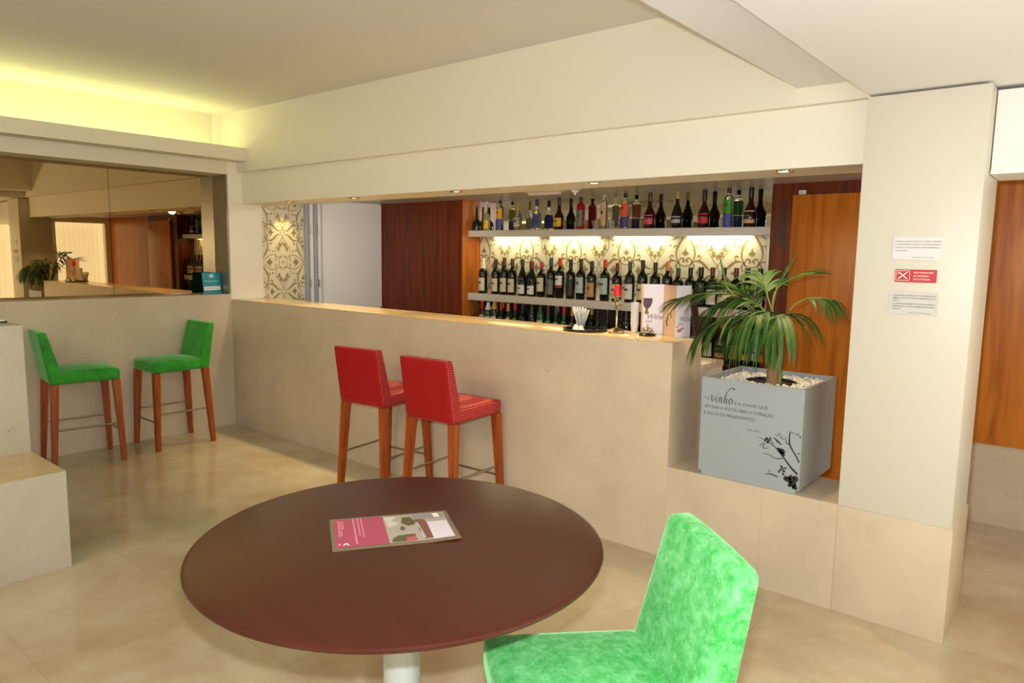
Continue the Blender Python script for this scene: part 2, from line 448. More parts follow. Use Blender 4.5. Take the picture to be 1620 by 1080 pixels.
# ================================================================== WALLPAPER
PATT = mat('wallpaper_print_bronze', srgb(150, 132, 84), 0.45)
WP = mat('wallpaper_ground_cream', srgb(224, 214, 186), 0.5)
def ribbon_pts(P, widths, n=7):
    c = catmull([(p[0], p[1], 0) for p in P], n)
    out = []
    m = len(c)
    for i, p in enumerate(c):
        t = (c[min(i + 1, m - 1)] - c[max(i - 1, 0)])
        if t.length < 1e-9: t = Vector((1, 0, 0))
        t.normalize(); nrm = Vector((-t.y, t.x, 0))
        f = i / (m - 1) * (len(widths) - 1); k = min(int(f), len(widths) - 2); wd = widths[k] + (widths[k + 1] - widths[k]) * (f - k)
        out.append((p + nrm * wd / 2, p - nrm * wd / 2))
    return out
TU, TZ = 0.26, 0.325
QUADRANT = [
    ([(.024, 0), (0, .052)], [.006, .006]),
    ([(0, .052), (.042, .110), (.084, .168), (.093, .215), (.080, .252), (.050, .272), (.022, .268), (.014, .25)], [.006, .006, .006, .007, .008]),
    ([(.030, .018), (.066, .026), (.102, .058), (.138, .084), (.175, .086), (.205, .075)], [.004, .014, .022, .018, .010, .007]),
    ([(.150, .088), (.134, .105), (.138, .124), (.152, .126), (.156, .114)], [.006, .008, .012, .014]),
    ([(.205, .075), (.184, .12), (.186, .168), (.205, .215), (.235, .262), (.26, .305)], [.006, .012, .017, .020, .013, .004]),
    ([(.190, .190), (.170, .204), (.162, .192), (.170, .184)], [.006, .010, .008]),
    ([(.205, .075), (.224, .054), (.26, .045)], [.008, .007, .007]),
    ([(.205, .075), (.220, .104), (.240, .104), (.249, .088), (.238, .078)], [.006, .010, .017, .013]),
    ([(.205, .075), (.216, .045), (.212, .018), (.216, 0)], [.008, .006, .006]),
    ([(.205, .075), (.188, .055), (.190, .030), (.205, .022)], [.006, .014, .010, .003]),
    ([(.26, .325), (.215, .288), (.165, .252), (.118, .244), (.086, .266), (.088, .296), (.106, .304)], [.006, .008, .008, .009, .008]),
    ([(.014, .25), (.03, .262), (.05, .29), (.046, .325)], [.006, .006, .006]),
]
FILLS = [
    [(0, .088), (.014, .118), (.008, .145), (0, .128)],
    [(.014, .150), (.020, .112), (.044, .118), (.052, .158), (.032, .162)],
    [(.034, .166), (.052, .160), (.080, .160), (.064, .178), (.060, .214), (.044, .196), (.036, .182)],
    [(.100, 0), (.128, .012), (.146, .044), (.158, .014), (.172, 0)],
    [(.26, .192), (.252, .162), (.230, .142), (.248, .130), (.26, .122)],
    [(.205, .325), (.180, .300), (.150, .270), (.156, .302), (.128, .312), (.14, .325)],
    [(.128, .190), (.142, .202), (.132, .216), (.118, .206)],
    [(0, .306), (.006, .318), (.018, .325), (0, .325)],
]
def wallpaper(name, O, R, length, z0, z1, off_u, off_z, n, sc=1.0):
    """O + R*u, z: ground quad and printed ornament clipped to the rectangle"""
    O = Vector(O); R = Vector(R); n = Vector(n)
    bm = B()
    quad(bm, [O + Vector((0, 0, z0)), O + R * length + Vector((0, 0, z0)), O + R * length + Vector((0, 0, z1)), O + Vector((0, 0, z1))], 0)
    def put(poly):
        # clip polygon against the rectangle
        for ax, lim, sg in ((0, 0, 1), (0, length, -1), (1, z0, 1), (1, z1, -1)):
            res = []
            for i in range(len(poly)):
                a = poly[i]; b = poly[(i + 1) % len(poly)]
                ia = sg * (a[ax] - lim) >= 0; ib = sg * (b[ax] - lim) >= 0
                if ia: res.append(a)
                if ia != ib:
                    t_ = (lim - a[ax]) / (b[ax] - a[ax]); res.append((a[0] + (b[0] - a[0]) * t_, a[1] + (b[1] - a[1]) * t_))
            poly = res
            if len(poly) < 3: return
        try: quad(bm, [O + R * u + Vector((0, 0, z)) + n * 0.0008 for u, z in poly], 1)
        except ValueError: pass
    TU_, TZ_ = TU * sc, TZ * sc
    rib = [ribbon_pts([(x * sc, y * sc) for x, y in P], [w_ * sc for w_ in W]) for P, W in QUADRANT]
    fills = [[(x * sc, y * sc) for x, y in F] for F in FILLS]
    iu0 = int(math.floor((0 - off_u) / (2 * TU_))) - 1; iu1 = int(math.ceil((length - off_u) / (2 * TU_))) + 1
    iz0 = int(math.floor((z0 - off_z) / (2 * TZ_))) - 1; iz1 = int(math.ceil((z1 - off_z) / (2 * TZ_))) + 1
    for iu in range(iu0, iu1 + 1):
        for iz in range(iz0, iz1 + 1):
            cx = off_u + iu * 2 * TU_; cz = off_z + iz * 2 * TZ_
            for sx in (1, -1):
                for sz in (1, -1):
                    for rp in rib:
                        for (a, b), (c, d) in zip(rp, rp[1:]):
                            put([(cx + sx * a.x, cz + sz * a.y), (cx + sx * b.x, cz + sz * b.y), (cx + sx * d.x, cz + sz * d.y), (cx + sx * c.x, cz + sz * c.y)])
                    for F in fills:
                        put([(cx + sx * x, cz + sz * y) for x, y in F])
    bmesh.ops.remove_doubles(bm, verts=bm.verts[:], dist=1e-6)
    me = bpy.data.meshes.new(name); bm.to_mesh(me); bm.free(); me.materials.append(WP); me.materials.append(PATT)
    ob = bpy.data.objects.new(name, me); COL.objects.link(ob); ob['kind'] = 'structure'
    return ob
wallpaper('wall_bar_left_paper', (0.0015, 0.31, 0), (0, 1, 0), 0.42, 1.0, 2.01, 0.20, 1.685, (1, 0, 0), 0.82)
# niche back wall
struct(bx('wall_bar_niche', (1.171, 1.9, 0), (4.03, 2.03, 2.012), CREAM))
wallpaper('wall_bar_niche_paper', (1.171, 1.8985, 0), (1, 0, 0), 2.75, 0.9, 1.735, 0.31, 1.405, (0, -1, 0))
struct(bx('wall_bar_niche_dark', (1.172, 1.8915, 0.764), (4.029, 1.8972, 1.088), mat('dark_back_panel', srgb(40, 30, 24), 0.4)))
bm = B(); box(bm, (1.173, 1.888, 1.736), (4.028, 1.899, 2.010))
tag(link('bar_mirror', bm, MIRROR2), 'clear mirror strip behind the spirit bottles on the top shelf', 'mirror')

# ================================================================== BAR
t = thing('bar_counter', 'long limestone clad bar counter with polished stone top', 'bar counter', (2.1, 0.0, 0))
bx('front_panel', (0.002, 0.0, 0), (X1, 0.33, H - 0.004), STONE_BAR, t)
bx('counter_top', (0.002, 0.0, H - 0.004), (X1, 0.345, H), STONE_TOP, t, bev=0.0012)
struct(bx('trim_6', (X1, 0.0, 0), (X2, 0.36, HP), STONE_LOW))
t = thing('work_counter', 'low pale work counter behind the bar, its end showing beside the planter', 'counter', (2.4, 0.5, 0))
bx('worktop', (0.9, 0.36, 0.915), (X1 - 0.01, 0.65, 0.95), mat('worktop_beige', srgb(214, 198, 176), 0.3), t, bev=0.003)
bx('body', (0.92, 0.36, 0), (X1 - 0.012, 0.64, 0.915), mat('counter_panel_beige', srgb(222, 208, 190), 0.4), t)
# shelves
def shelf(name, label, z1, th):
    o = bx(name, (1.174, 1.73, z1 - th), (4.022, 1.897, z1), SHELF, bev=0.002)
    return tag(o, label, 'shelf', 'shelves on the back bar')
shelf('bottle_shelf', 'top grey lacquered shelf in front of the mirror strip, spirits on it, lights under it', 1.735, 0.058)
shelf('bottle_shelf', 'middle grey lacquered shelf under the lit wallpaper, carrying the wine bottles', 1.155, 0.066)
t = thing('back_bar_cabinet', 'dark wooden back bar cabinet carrying the lowest row of bottles', 'cabinet', (2.6, 1.8, 0))
DARKW = wood('dark_cabinet_veneer', srgb(36, 14, 8), srgb(60, 26, 14), rough=0.3)
bx('cabinet_top', (1.18, 1.70, 0.735), (4.02, 1.897, 0.763), DARKW, t, bev=0.002)
bx('carcass', (1.18, 1.715, 0.0), (4.02, 1.897, 0.735), DARKW, t)
for i in range(5):
    x = 1.19 + i * 0.566
    dd = bx('door', (x, 1.700, 0.06), (x + 0.558, 1.7145, 0.725), DARKW, t, bev=0.002)
    bx('handle', (x + 0.50, 1.688, 0.55), (x + 0.512, 1.700, 0.68), METAL, dd)
bm = B()
for x in (1.62, 2.27, 2.92, 3.57): tube(bm, [(x - 0.25, 1.88, 1.663), (x + 0.25, 1.88, 1.663)], 0.007, 8)
for i, x in enumerate((1.62, 2.27, 2.92, 3.57)):
    bm2 = B(); tube(bm2, [(x - 0.25, 1.882, 1.666), (x + 0.25, 1.882, 1.666)], 0.008, 8)
    tag(link('shelf_tube_light', bm2, TUBE), ('short lit tube under the top shelf, %s along the shelf' % ('leftmost', 'second from the left', 'second from the right', 'rightmost')[i]), 'light tube', 'tubes under the top shelf')
bm.free()
# door leaf behind the palm
t = thing('wood_door', 'light brown veneered door leaf behind the palm, beside the pillar', 'door', (4.5, 1.64, 0))
bx('leaf', (4.178, 1.625, 0.01), (4.90, 1.659, 1.932), WOOD_DOOR, t, bev=0.002)
t2 = bx('lock_plate', (4.085, 1.6565, 1.60), (4.125, 1.6598, 1.90), mat('lock_plate_brown', srgb(64, 24, 12), 0.4)); tag(t2, 'narrow dark strike plate let into the red wood door frame', 'strike plate')  # strike plate in one even dark brown
t = thing('alarm_sensor', 'small white sensor block fixed above the brown door leaf', 'sensor', (4.235, 1.655, 1.95))
bx('housing', (4.208, 1.640, 1.935), (4.252, 1.6595, 1.962), WHITE_P, t, bev=0.003)
bx('lens', (4.218, 1.637, 1.940), (4.242, 1.640, 1.954), mat('sensor_lens', srgb(190, 190, 195), 0.2), t)
# white folding shutters on the left
SHUT = mat('white_shutter_lacquer', srgb(244, 243, 240), 0.3)
SHUT_SHADE = mat('shutter_shade_grey', srgb(168, 178, 188), 0.35)  # blue-grey leaves paint in the shade between the white ones
t = thing('folding_shutter', 'white folding shutter, stacked leaves with hinges beside the patterned wallpaper', 'shutter', (0.05, 1.2, 1.0))
bx('leaf', (0.002, 0.925, 0.96), (0.03, 1.642, 2.004), SHUT, t, bev=0.002)
for i, (y0, m_) in enumerate(((0.735, SHUT_SHADE), (0.785, SHUT), (0.830, SHUT_SHADE), (0.875, SHUT))):
    lf = bx('leaf', (0.002, y0, 0.96), (0.034 - 0.003 * i, y0 + 0.036, 2.0), m_, t, bev=0.003)
    if i in (0, 2):
        for z in (1.22, 1.72):
            h = B(); tube(h, [(0.040, y0 + 0.043, z - 0.035), (0.040, y0 + 0.043, z + 0.035)], 0.007, 8)
            link('hinge', h, METAL, lf)
# downlights
for i, (x, y) in enumerate(DL):
    t = thing('downlight', 'small round recessed downlight in the bar soffit, ' + ('over the patterned wallpaper strip', 'over the white shutter', 'over the left end of the shelves', 'above the middle of the bottle shelves', 'nearest the pillar')[i], 'light', (x, y, 1.92), group='downlights in the bar soffit')
    bm = B(); lathe(bm, [(0.030, -0.001), (0.033, -0.006), (0.044, -0.005), (0.046, 0.0005)], (x, y, 1.921), 24, cap=False)
    link('trim_ring', bm, CHROME, t)
    bm = B(); lathe(bm, [(0.0, -0.002), (0.029, -0.002), (0.03, 0.0)], (x, y, 1.921), 24, cap=False)
    link('bulb', bm, BULB, t)
# emergency light and small box
t = thing('emergency_light', 'long white emergency light fitting with a pink-tinged lens under the bar ceiling', 'light fitting', (2.5, 1.12, 2.012))
bx('housing', (2.36, 1.09, 1.985), (2.72, 1.16, 2.0115), WHITE_P, t, bev=0.008)
bm = B(); cushion(bm, (2.38, 1.10, 1.962), (2.66, 1.155, 1.988), 0.010, 6); link('lens', bm, mat('pinkish_diffuser', srgb(226, 206, 200), 0.3), t)
t = thing('smoke_detector', 'small white round detector on the bar ceiling beside the emergency light', 'detector', (2.80, 1.12, 2.012))
bm = B(); lathe(bm, [(0.0, -0.045), (0.022, -0.043), (0.026, -0.03), (0.042, -0.024), (0.045, 0.0)], (2.80, 1.12, 2.0115), 20); link('housing', bm, WHITE_P, t)
bm = B(); lathe(bm, [(0.0, -0.062), (0.010, -0.058), (0.012, -0.044)], (2.80, 1.12, 2.0115), 12); link('probe', bm, CHROME, t)

# ================================================================== BOTTLES
def glass(name, col, rough=0.03, trans=1.0):
    m = mat(name, col, rough); b = m.node_tree.nodes['Principled BSDF']
    b.inputs['Transmission Weight'].default_value = trans; b.inputs['IOR'].default_value = 1.45
    return m
DG = mat('dark_green_glass', srgb(14, 20, 12), 0.06)
DB = mat('dark_brown_glass', srgb(44, 16, 8), 0.07)
G2 = mat('deep_green_glass', srgb(10, 80, 36), 0.07)
CG = glass('clear_glass', (0.93, 0.96, 0.94, 1))
def liquid(n, c): return mat('liquid_' + n, c, 0.08)
def cm(n, c, r=0.35): return mat(n, c, r)
CAPC = {'red': srgb(190, 28, 26), 'dark red': srgb(112, 22, 22), 'green': srgb(14, 52, 22), 'black': srgb(16, 16, 16), 'brown': srgb(90, 34, 22),
        'blue': srgb(22, 66, 92), 'cream': srgb(226, 206, 170), 'orange': srgb(206, 120, 80), 'gold': srgb(190, 150, 50), 'white': srgb(220, 216, 222),
        'grey': srgb(60, 62, 56), 'navy': srgb(20, 42, 110), 'peach': srgb(226, 140, 90)}
LABC = {'cream': srgb(214, 204, 172), 'white': srgb(224, 222, 214), 'orange': srgb(196, 140, 76), 'pale blue': srgb(178, 196, 192), 'grey': srgb(108, 112, 96),
        'black': srgb(30, 30, 32), 'yellow': srgb(232, 176, 20), 'red': srgb(206, 30, 34), 'pink': srgb(220, 70, 90), 'beige': srgb(214, 172, 130),
        'blue': srgb(70, 84, 170), 'green': srgb(60, 150, 30), 'orange red': srgb(236, 84, 20), 'none': None, 'silver': srgb(190, 190, 196), 'purple': srgb(70, 50, 130)}
def capm(c): return cm('capsule_' + c.replace(' ', '_'), CAPC[c])
def labm(c): return cm('label_' + c.replace(' ', '_'), LABC[c], 0.5)
PROF = {
    'bordeaux': lambda r, h: [(r * .85, 0), (r, .006), (r, h * .60), (r * .93, h * .65), (r * .62, h * .70), (r * .40, h * .74), (r * .37, h * .80), (r * .37, h * .985), (r * .33, h)],
    'burgundy': lambda r, h: [(r * .85, 0), (r * 1.05, .006), (r * 1.05, h * .45), (r * .9, h * .56), (r * .55, h * .68), (r * .38, h * .78), (r * .36, h * .985), (r * .33, h)],
    'cream': lambda r, h: [(r * .9, 0), (r * 1.02, .008), (r * 1.08, h * .34), (r * 1.0, h * .42), (r * .62, h * .53), (r * .40, h * .62), (r * .36, h * .72), (r * .36, h * .985), (r * .32, h)],
    'tall': lambda r, h: [(r * .9, 0), (r * .95, .005), (r * .95, h * .74), (r * .8, h * .79), (r * .42, h * .82), (r * .36, h * .86), (r * .36, h * .985), (r * .33, h)],
    'pear': lambda r, h: [(r * .8, 0), (r * .95, .006), (r * 1.12, h * .28), (r * 1.0, h * .42), (r * .55, h * .60), (r * .36, h * .70), (r * .33, h * .985), (r * .3, h)],
    'dome': lambda r, h: [(r * .95, 0), (r * 1.15, .006), (r * 1.15, h * .26), (r * .95, h * .36), (r * .5, h * .44), (r * .30, h * .5), (r * .28, h * .985), (r * .25, h)],
    'round': lambda r, h: [(r * .9, 0), (r * 1.1, .006), (r * 1.15, h * .36), (r * .9, h * .52), (r * .5, h * .62), (r * .38, h * .68), (r * .36, h * .985), (r * .33, h)],
}
def prof_at(p, z):
    for (r0, z0), (r1, z1) in zip(p, p[1:]):
        if z0 <= z <= z1: return r0 + (r1 - r0) * (z - z0) / max(1e-9, z1 - z0)
    return p[-1][0]
_proto = {}
def bottle(kind, shape, r, h, glassm, cap, lab, lz, loc, label, group, cat='bottle', liq=None, name=None, seal=None, lab2=None, capfrac=.16, ring=False):
    key = (shape, round(r, 4), round(h, 4), glassm.name, cap, lab, lz, liq.name if liq else None, lab2, capfrac, seal)
    if key in _proto:
        o = copy_tree(_proto[key]); o.location = loc; o['label'] = label; o['group'] = group
        o.rotation_euler = (0, 0, random.uniform(-.5, .5)); return o
    t = thing(kind, label, cat, loc, 0, group)
    P = PROF[shape](r, h)
    S = 18
    bm = B(); lathe(bm, [(0, 0.0)] + P + [(0, h)], seg=S, cap=False)
    link('glass_body', bm, glassm, t, local=True, angle=50)
    if liq is not None:
        LT = [(0, 0.004)] + [(max(a - .003, .004), max(z, .004)) for a, z in P if z < h * .66]
        zt = LT[-1][1]; LT += [(0, zt)]
        bm = B(); lathe(bm, LT, seg=S, cap=False); link('liquid', bm, liq, t, local=True, angle=50)
    if cap:
        z0 = h * (1 - capfrac)
        bm = B(); lathe(bm, [(prof_at(P, z0) + .0012, z0), (prof_at(P, z0 + .002) + .0016, z0 + .003), (P[-2][0] + .0018, h * .97), (P[-2][0] + .0012, h + .001), (0, h + .0015)], seg=S, cap=False)
        link('capsule', bm, capm(cap), t, local=True, angle=50)
    def band(a, b, m, nm='paper_label', arc=.72):
        bm = B(); n = 14; rr = max(prof_at(P, a), prof_at(P, b)) + .0009
        prev = None
        for i in range(n + 1):
            th = -PI / 2 - .35 + (i / n - .5) * 2 * PI * arc
            ra = prof_at(P, a) + .0009; rb = prof_at(P, b) + .0009
            c = (bm.verts.new((ra * math.cos(th), ra * math.sin(th), a)), bm.verts.new((rb * math.cos(th), rb * math.sin(th), b)))
            if prev: bm.faces.new([prev[0], c[0], c[1], prev[1]])
            prev = c
        link(nm, bm, m, t, local=True)
    if lab and lab != 'none':
        band(h * lz[0], h * lz[1], labm(lab), arc=.45)
        if lab not in ('black', 'blue', 'purple'):
            # small printed motif on the label
            za, zb = h * (lz[0] + (lz[1] - lz[0]) * .55), h * (lz[0] + (lz[1] - lz[0]) * .7)
            P2 = [(a + .0004, z) for a, z in P]
            bm = B(); prev = None
            for i in range(7):
                th = -PI / 2 - .35 + (i / 6 - .5) * 1.1
                ra = prof_at(P, za) + .0016
                c = (bm.verts.new((ra * math.cos(th), ra * math.sin(th), za)), bm.verts.new((ra * math.cos(th), ra * math.sin(th), zb)))
                if prev: bm.faces.new([prev[0], c[0], c[1], prev[1]])
                prev = c
            link('label_print', bm, INK_G, t, local=True)
    if lab2: band(h * lab2[1], h * lab2[2], labm(lab2[0]), 'lower_label', arc=.45)
    if seal:
        bm = B(); lathe(bm, [(0, -.004), (.010, -.004), (.011, 0), (0, .001)], (0, 0, 0), 10, cap=False)
        bmesh.ops.rotate(bm, verts=bm.verts[:], matrix=Matrix.Rotation(PI / 2, 3, 'X'))
        bmesh.ops.translate(bm, verts=bm.verts[:], vec=(0, -prof_at(P, h * .70) - .004, h * .70))
        link('seal', bm, capm(seal), t, local=True)
    _proto[key] = t
    return t
ORD = ['first', 'second', 'third', 'fourth', 'fifth', 'sixth', 'seventh', 'eighth', 'ninth', 'tenth', 'eleventh', 'twelfth', 'thirteenth', 'fourteenth', 'fifteenth', 'sixteenth', 'seventeenth', 'eighteenth', 'nineteenth', 'twentieth', 'twenty-first', 'twenty-second', 'twenty-third', 'twenty-fourth', 'twenty-fifth', 'twenty-sixth']
# --- middle shelf: wine
MX = [1.315, 1.473, 1.577, 1.671, 1.789, 1.897, 2.003, 2.107, 2.202, 2.314, 2.418, 2.526, 2.655, 2.77, 2.887, 3.001, 3.112, 3.216, 3.306, 3.405, 3.491, 3.58, 3.668, 3.759, 3.843, 3.934]
WINE = [('cream', 'cream', .30), ('green', 'cream', .295), ('brown', 'cream', .31), ('brown', 'cream', .30), ('green', 'white', .30), ('dark red', 'white', .285),
        ('red', 'cream', .28), ('blue', 'grey', .315), ('red', 'white', .315), ('black', 'black', .305), ('black', 'pale blue', .31), ('black', 'orange', .295),
        ('red', 'pale blue', .31), ('dark red', 'cream', .285), ('grey', 'white', .30), ('black', 'cream', .31), ('black', 'black', .295), ('orange', 'white', .30),
        ('grey', 'cream', .26), ('black', 'cream', .265), ('black', 'black', .27), ('dark red', 'white', .27), ('black', 'cream', .27), ('dark red', 'red', .27), ('black', 'white', .27), ('black', 'cream', .27)]
for i, (x, (c, l, h)) in enumerate(zip(MX, WINE)):
    sh = 'burgundy' if i in (4, 5) else 'bordeaux'
    h *= 1.08; r = 0.046 if i == 20 else 0.0405
    lz = (.08, .45) if i not in (4, 5) else (.06, .30)
    if i == 8: lz = (.32, .56)
    if i == 10 or i == 12 or i == 6: lz = (.16, .55)
    bottle('wine_bottle', sh, r, h, DG, c, l, lz, (x, 1.785, 1.1555),
           '%s wine bottle from the left, middle shelf front row, %s capsule, %s label' % (ORD[i], c, l), 'wine bottles on the middle shelf',
           capfrac=.2 if i else .28, lab2=('red', .26, .30) if i == 8 else None)
for i, (x, c) in enumerate(((1.40, 'red'), (1.50, 'dark red'), (1.83, 'brown'))):
    bottle('wine_bottle', 'bordeaux', .0375, .30, DG, c, None, (0, 0), (x, 1.856, 1.1555), 'wine bottle with %s capsule standing in the second row of the middle shelf' % c, 'wine bottles in the second row')
# --- top shelf: spirits
TX = [1.214, 1.341, 1.504, 1.713, 1.928, 2.167, 2.389, 2.619, 2.814, 3.035, 3.266, 3.484, 3.669, 3.831]
Lq = {'amber': liquid('amber', srgb(200, 130, 40)), 'blue': liquid('blue', srgb(20, 50, 200)), 'indigo': liquid('indigo', srgb(30, 40, 110)), 'red': liquid('red', srgb(170, 14, 34)), 'pale': liquid('pale_yellow', srgb(216, 206, 140)), 'green': liquid('green', srgb(20, 110, 60))}
gt = 'spirit bottles on the top shelf'
def tb(i, shape, r, h, g, cap, lab, lz, desc, **kw):
    bottle('spirit_bottle', shape, r, h, g, cap, lab, lz, (TX[i], 1.80, 1.7355), desc + ', %s from left on top shelf' % ORD[i], gt, **kw)
tb(0, 'dome', .038, .225, mat('black_green_bottle', srgb(20, 30, 26), .12), 'black', None, (0, 0), 'squat black dome-shaped bottle', capfrac=.1)
tb(1, 'round', .030, .262, CG, 'white', 'yellow', (.06, .36), 'clear long-necked bottle with a yellow label', liq=Lq['pale'], capfrac=.04)
tb(2, 'tall', .036, .268, CG, 'black', 'yellow', (.40, .72), 'clear bottle with yellow over blue label', lab2=('blue', .05, .38), capfrac=.12)
tb(3, 'round', .034, .262, CG, 'gold', 'cream', (.12, .42), 'clear ornate bottle with gold neck foil', capfrac=.30, seal='gold')
tb(4, 'round', .038, .262, CG, 'navy', 'blue', (.08, .50), 'clear bottle with blue cap and label', capfrac=.22, seal='white')
tb(5, 'cream', .040, .272, DB, 'brown', 'yellow', (.10, .36), 'brown cream liqueur bottle with a yellow label', capfrac=.24)
tb(6, 'tall', .037, .262, mat('red_liqueur_glass', srgb(164, 16, 40), .06), 'black', 'grey', (.10, .60), 'red liqueur bottle with black cap', capfrac=.11)
tb(7, 'tall', .030, .273, CG, 'white', 'beige', (.10, .72), 'tall clear cylinder bottle with beige label', liq=Lq['pale'], capfrac=.05)
tb(8, 'tall', .038, .273, CG, 'black', 'orange red', (.36, .73), 'clear bottle with orange over blue label', lab2=('purple', .05, .34), liq=Lq['amber'], capfrac=.12)
tb(9, 'cream', .042, .272, DB, 'brown', 'pink', (.12, .38), 'brown liqueur bottle with pink label', capfrac=.24)
tb(10, 'pear', .040, .272, DG, 'gold', 'silver', (.14, .32), 'black pear-shaped bottle with gold neck', capfrac=.20)
tb(11, 'cream', .042, .273, DB, 'black', 'red', (.12, .38), 'dark liqueur bottle with a red label', capfrac=.30)
tb(12, 'tall', .037, .275, CG, 'black', 'green', (.36, .72), 'clear bottle with green label, blue liquid', lab2=('blue', .03, .34), liq=Lq['blue'], capfrac=.12)
tb(13, 'cream', .043, .274, DB, 'black', 'beige', (.10, .42), 'large dark port bottle with beige label', capfrac=.26)
# small tumblers between the spirits
for i, x in enumerate((2.55, 2.705)):
    bm = B(); lathe(bm, [(0, 0), (.017, 0), (.021, .07), (.019, .07), (.0155, .006), (0, .006)], (x, 1.775, 1.7355), 16, cap=False)
    o = link('shot_glass', bm, CG); tag(o, 'little clear shot glass on the top shelf %s of the tall beige-labelled bottle' % ('left', 'right')[i], 'glass', 'shot glasses on the top shelf')
# --- lowest row
LX = [1.225, 1.305, 1.385, 1.462, 1.545, 1.628, 1.712, 1.801, 1.909, 2.002, 2.085, 2.17, 2.255, 2.342, 2.598, 2.69, 2.87, 2.96, 3.574, 3.672, 3.769, 3.852, 3.93, 3.99]
LOW = [('round', CG, 'grey', None), ('round', CG, 'red', 'cream'), ('tall', CG, 'white', 'silver'), ('tall', CG, 'gold', 'cream'), ('round', DG, 'red', 'yellow'), ('round', CG, 'peach', 'white'),
       ('round', CG, 'red', 'orange'), ('bordeaux', DG, 'black', 'black'), ('tall', DG, 'black', 'black'), ('tall', G2, 'green', 'cream'), ('round', G2, 'dark red', 'cream'), ('round', CG, 'grey', 'pale blue'),
       ('round', G2, 'red', 'yellow'), ('round', DB, 'gold', 'orange'), ('round', DG, 'black', 'grey'), ('round', DG, 'black', 'blue'), ('tall', DG, 'black', 'grey'), ('bordeaux', DG, 'black', 'grey'),
       ('bordeaux', DG, 'black', 'cream'), ('round', DB, 'orange', 'orange'), ('tall', DB, 'red', 'orange'), ('round', DG, 'black', 'yellow'), ('tall', DG, 'black', 'white'), ('round', CG, 'gold', 'yellow')]
for i, (x, (s, g, c, l)) in enumerate(zip(LX, LOW)):
    r = .030 if i > 20 else .036
    bottle('spirit_bottle', s, r, .323 - .006 * (i % 3), g, c, l, (.3, .58) if l and i < 14 else (.1, .42), (x, 1.785, .7635),
           '%s bottle from the left in the lowest row behind the bar, %s cap' % (ORD[i], c), 'bottles in the lowest row', capfrac=.22, liq=(Lq['amber'] if i in (5, 23) else Lq['pale'] if i == 1 else None) if g is CG else None)
for i, x in enumerate((1.262, 1.345, 1.425, 1.505, 1.588, 1.67, 1.758, 1.86, 1.955, 2.045, 2.13, 2.215, 2.30, 2.40, 2.49, 2.78, 3.06, 3.15)):
    c = ('black', 'green', 'red', 'gold', 'black', 'green', 'brown', 'black', 'dark red', 'green', 'white', 'red', 'green', 'dark red', 'gold', 'black', 'green', 'red')[i]
    bottle('spirit_bottle', 'bordeaux', .033, .312, G2 if i % 3 == 1 else DG, c, 'grey', (.1, .4), (x, 1.857, .7635),
           '%s bottle from the left in the lowest second row, %s capsule' % (ORD[i], c), 'bottles in the lowest second row')

# ================================================================== COUNTER ITEMS
zc = H + .0006
bm = B(); lathe(bm, [(0, 0), (.110, 0), (.125, .004), (.127, .014), (.122, .014), (.118, .006), (0, .005)], (3.56, .170, zc), 48, cap=False)
tag(link('serving_tray', bm, BLACK_GLOSS), 'round glossy black serving tray lying on the bar top', 'tray')
t = thing('straw_holder', 'clear tumbler fanned full of white drinking straws on the black tray', 'straw holder', (3.485, .235, zc + .006))
bm = B(); lathe(bm, [(0, 0), (.026, 0), (.034, .09), (.032, .09), (.0245, .004), (0, .004)], (3.485, .235, zc + .0062), 24, cap=False); link('tumbler', bm, CG, t)
STRAW = mat('white_straw', srgb(226, 226, 226), .4)
for i in range(30):
    a = 2 * PI * i / 12 + i * .3; q = math.sqrt((i + .5) / 30)
    b0 = Vector((3.485 + .018 * q * math.cos(a), .235 + .018 * q * math.sin(a), zc + .012)); t0 = Vector((3.485 + .058 * q * math.cos(a), .235 + .05 * q * math.sin(a), zc + .118 + .008 * math.sin(i * 7)))
    bm = B(); tube(bm, [b0, t0], .0032, 6); link('straw', bm, STRAW, t)
# white cones put in for reflections in the glossy tray
for i, (dx, dy) in enumerate(((-.06, -.045), (.0, -.085))):
    bm = B(); lathe(bm, [(.022, 0), (.016, .016), (.010, .026), (.009, .03), (.008, .03), (.009, .025), (.014, .015), (.0205, 0)], (3.59 + dx, .165 + dy, zc + .0065), 16, cap=False)
    tag(link('reflection_cone', bm, mat('white_reflection', srgb(230, 230, 225), .15)), 'tiny white cone put in for a reflection in the black tray, %s of the two' % ('left', 'right')[i], 'cup', 'reflection cones on the black tray')
bm = B()
for k in range(6): lathe(bm, [(.016, .022 * k), (.024, .022 * k + .055), (.0225, .022 * k + .055), (.0145, .022 * k + .002), (0, .022 * k + .002)], (3.80, .30, zc), 20, cap=False)
tag(link('paper_cup_stack', bm, mat('white_cup', srgb(216, 214, 210), .4)), 'narrow stack of white cups standing behind the candlestick on the bar', 'cup stack')
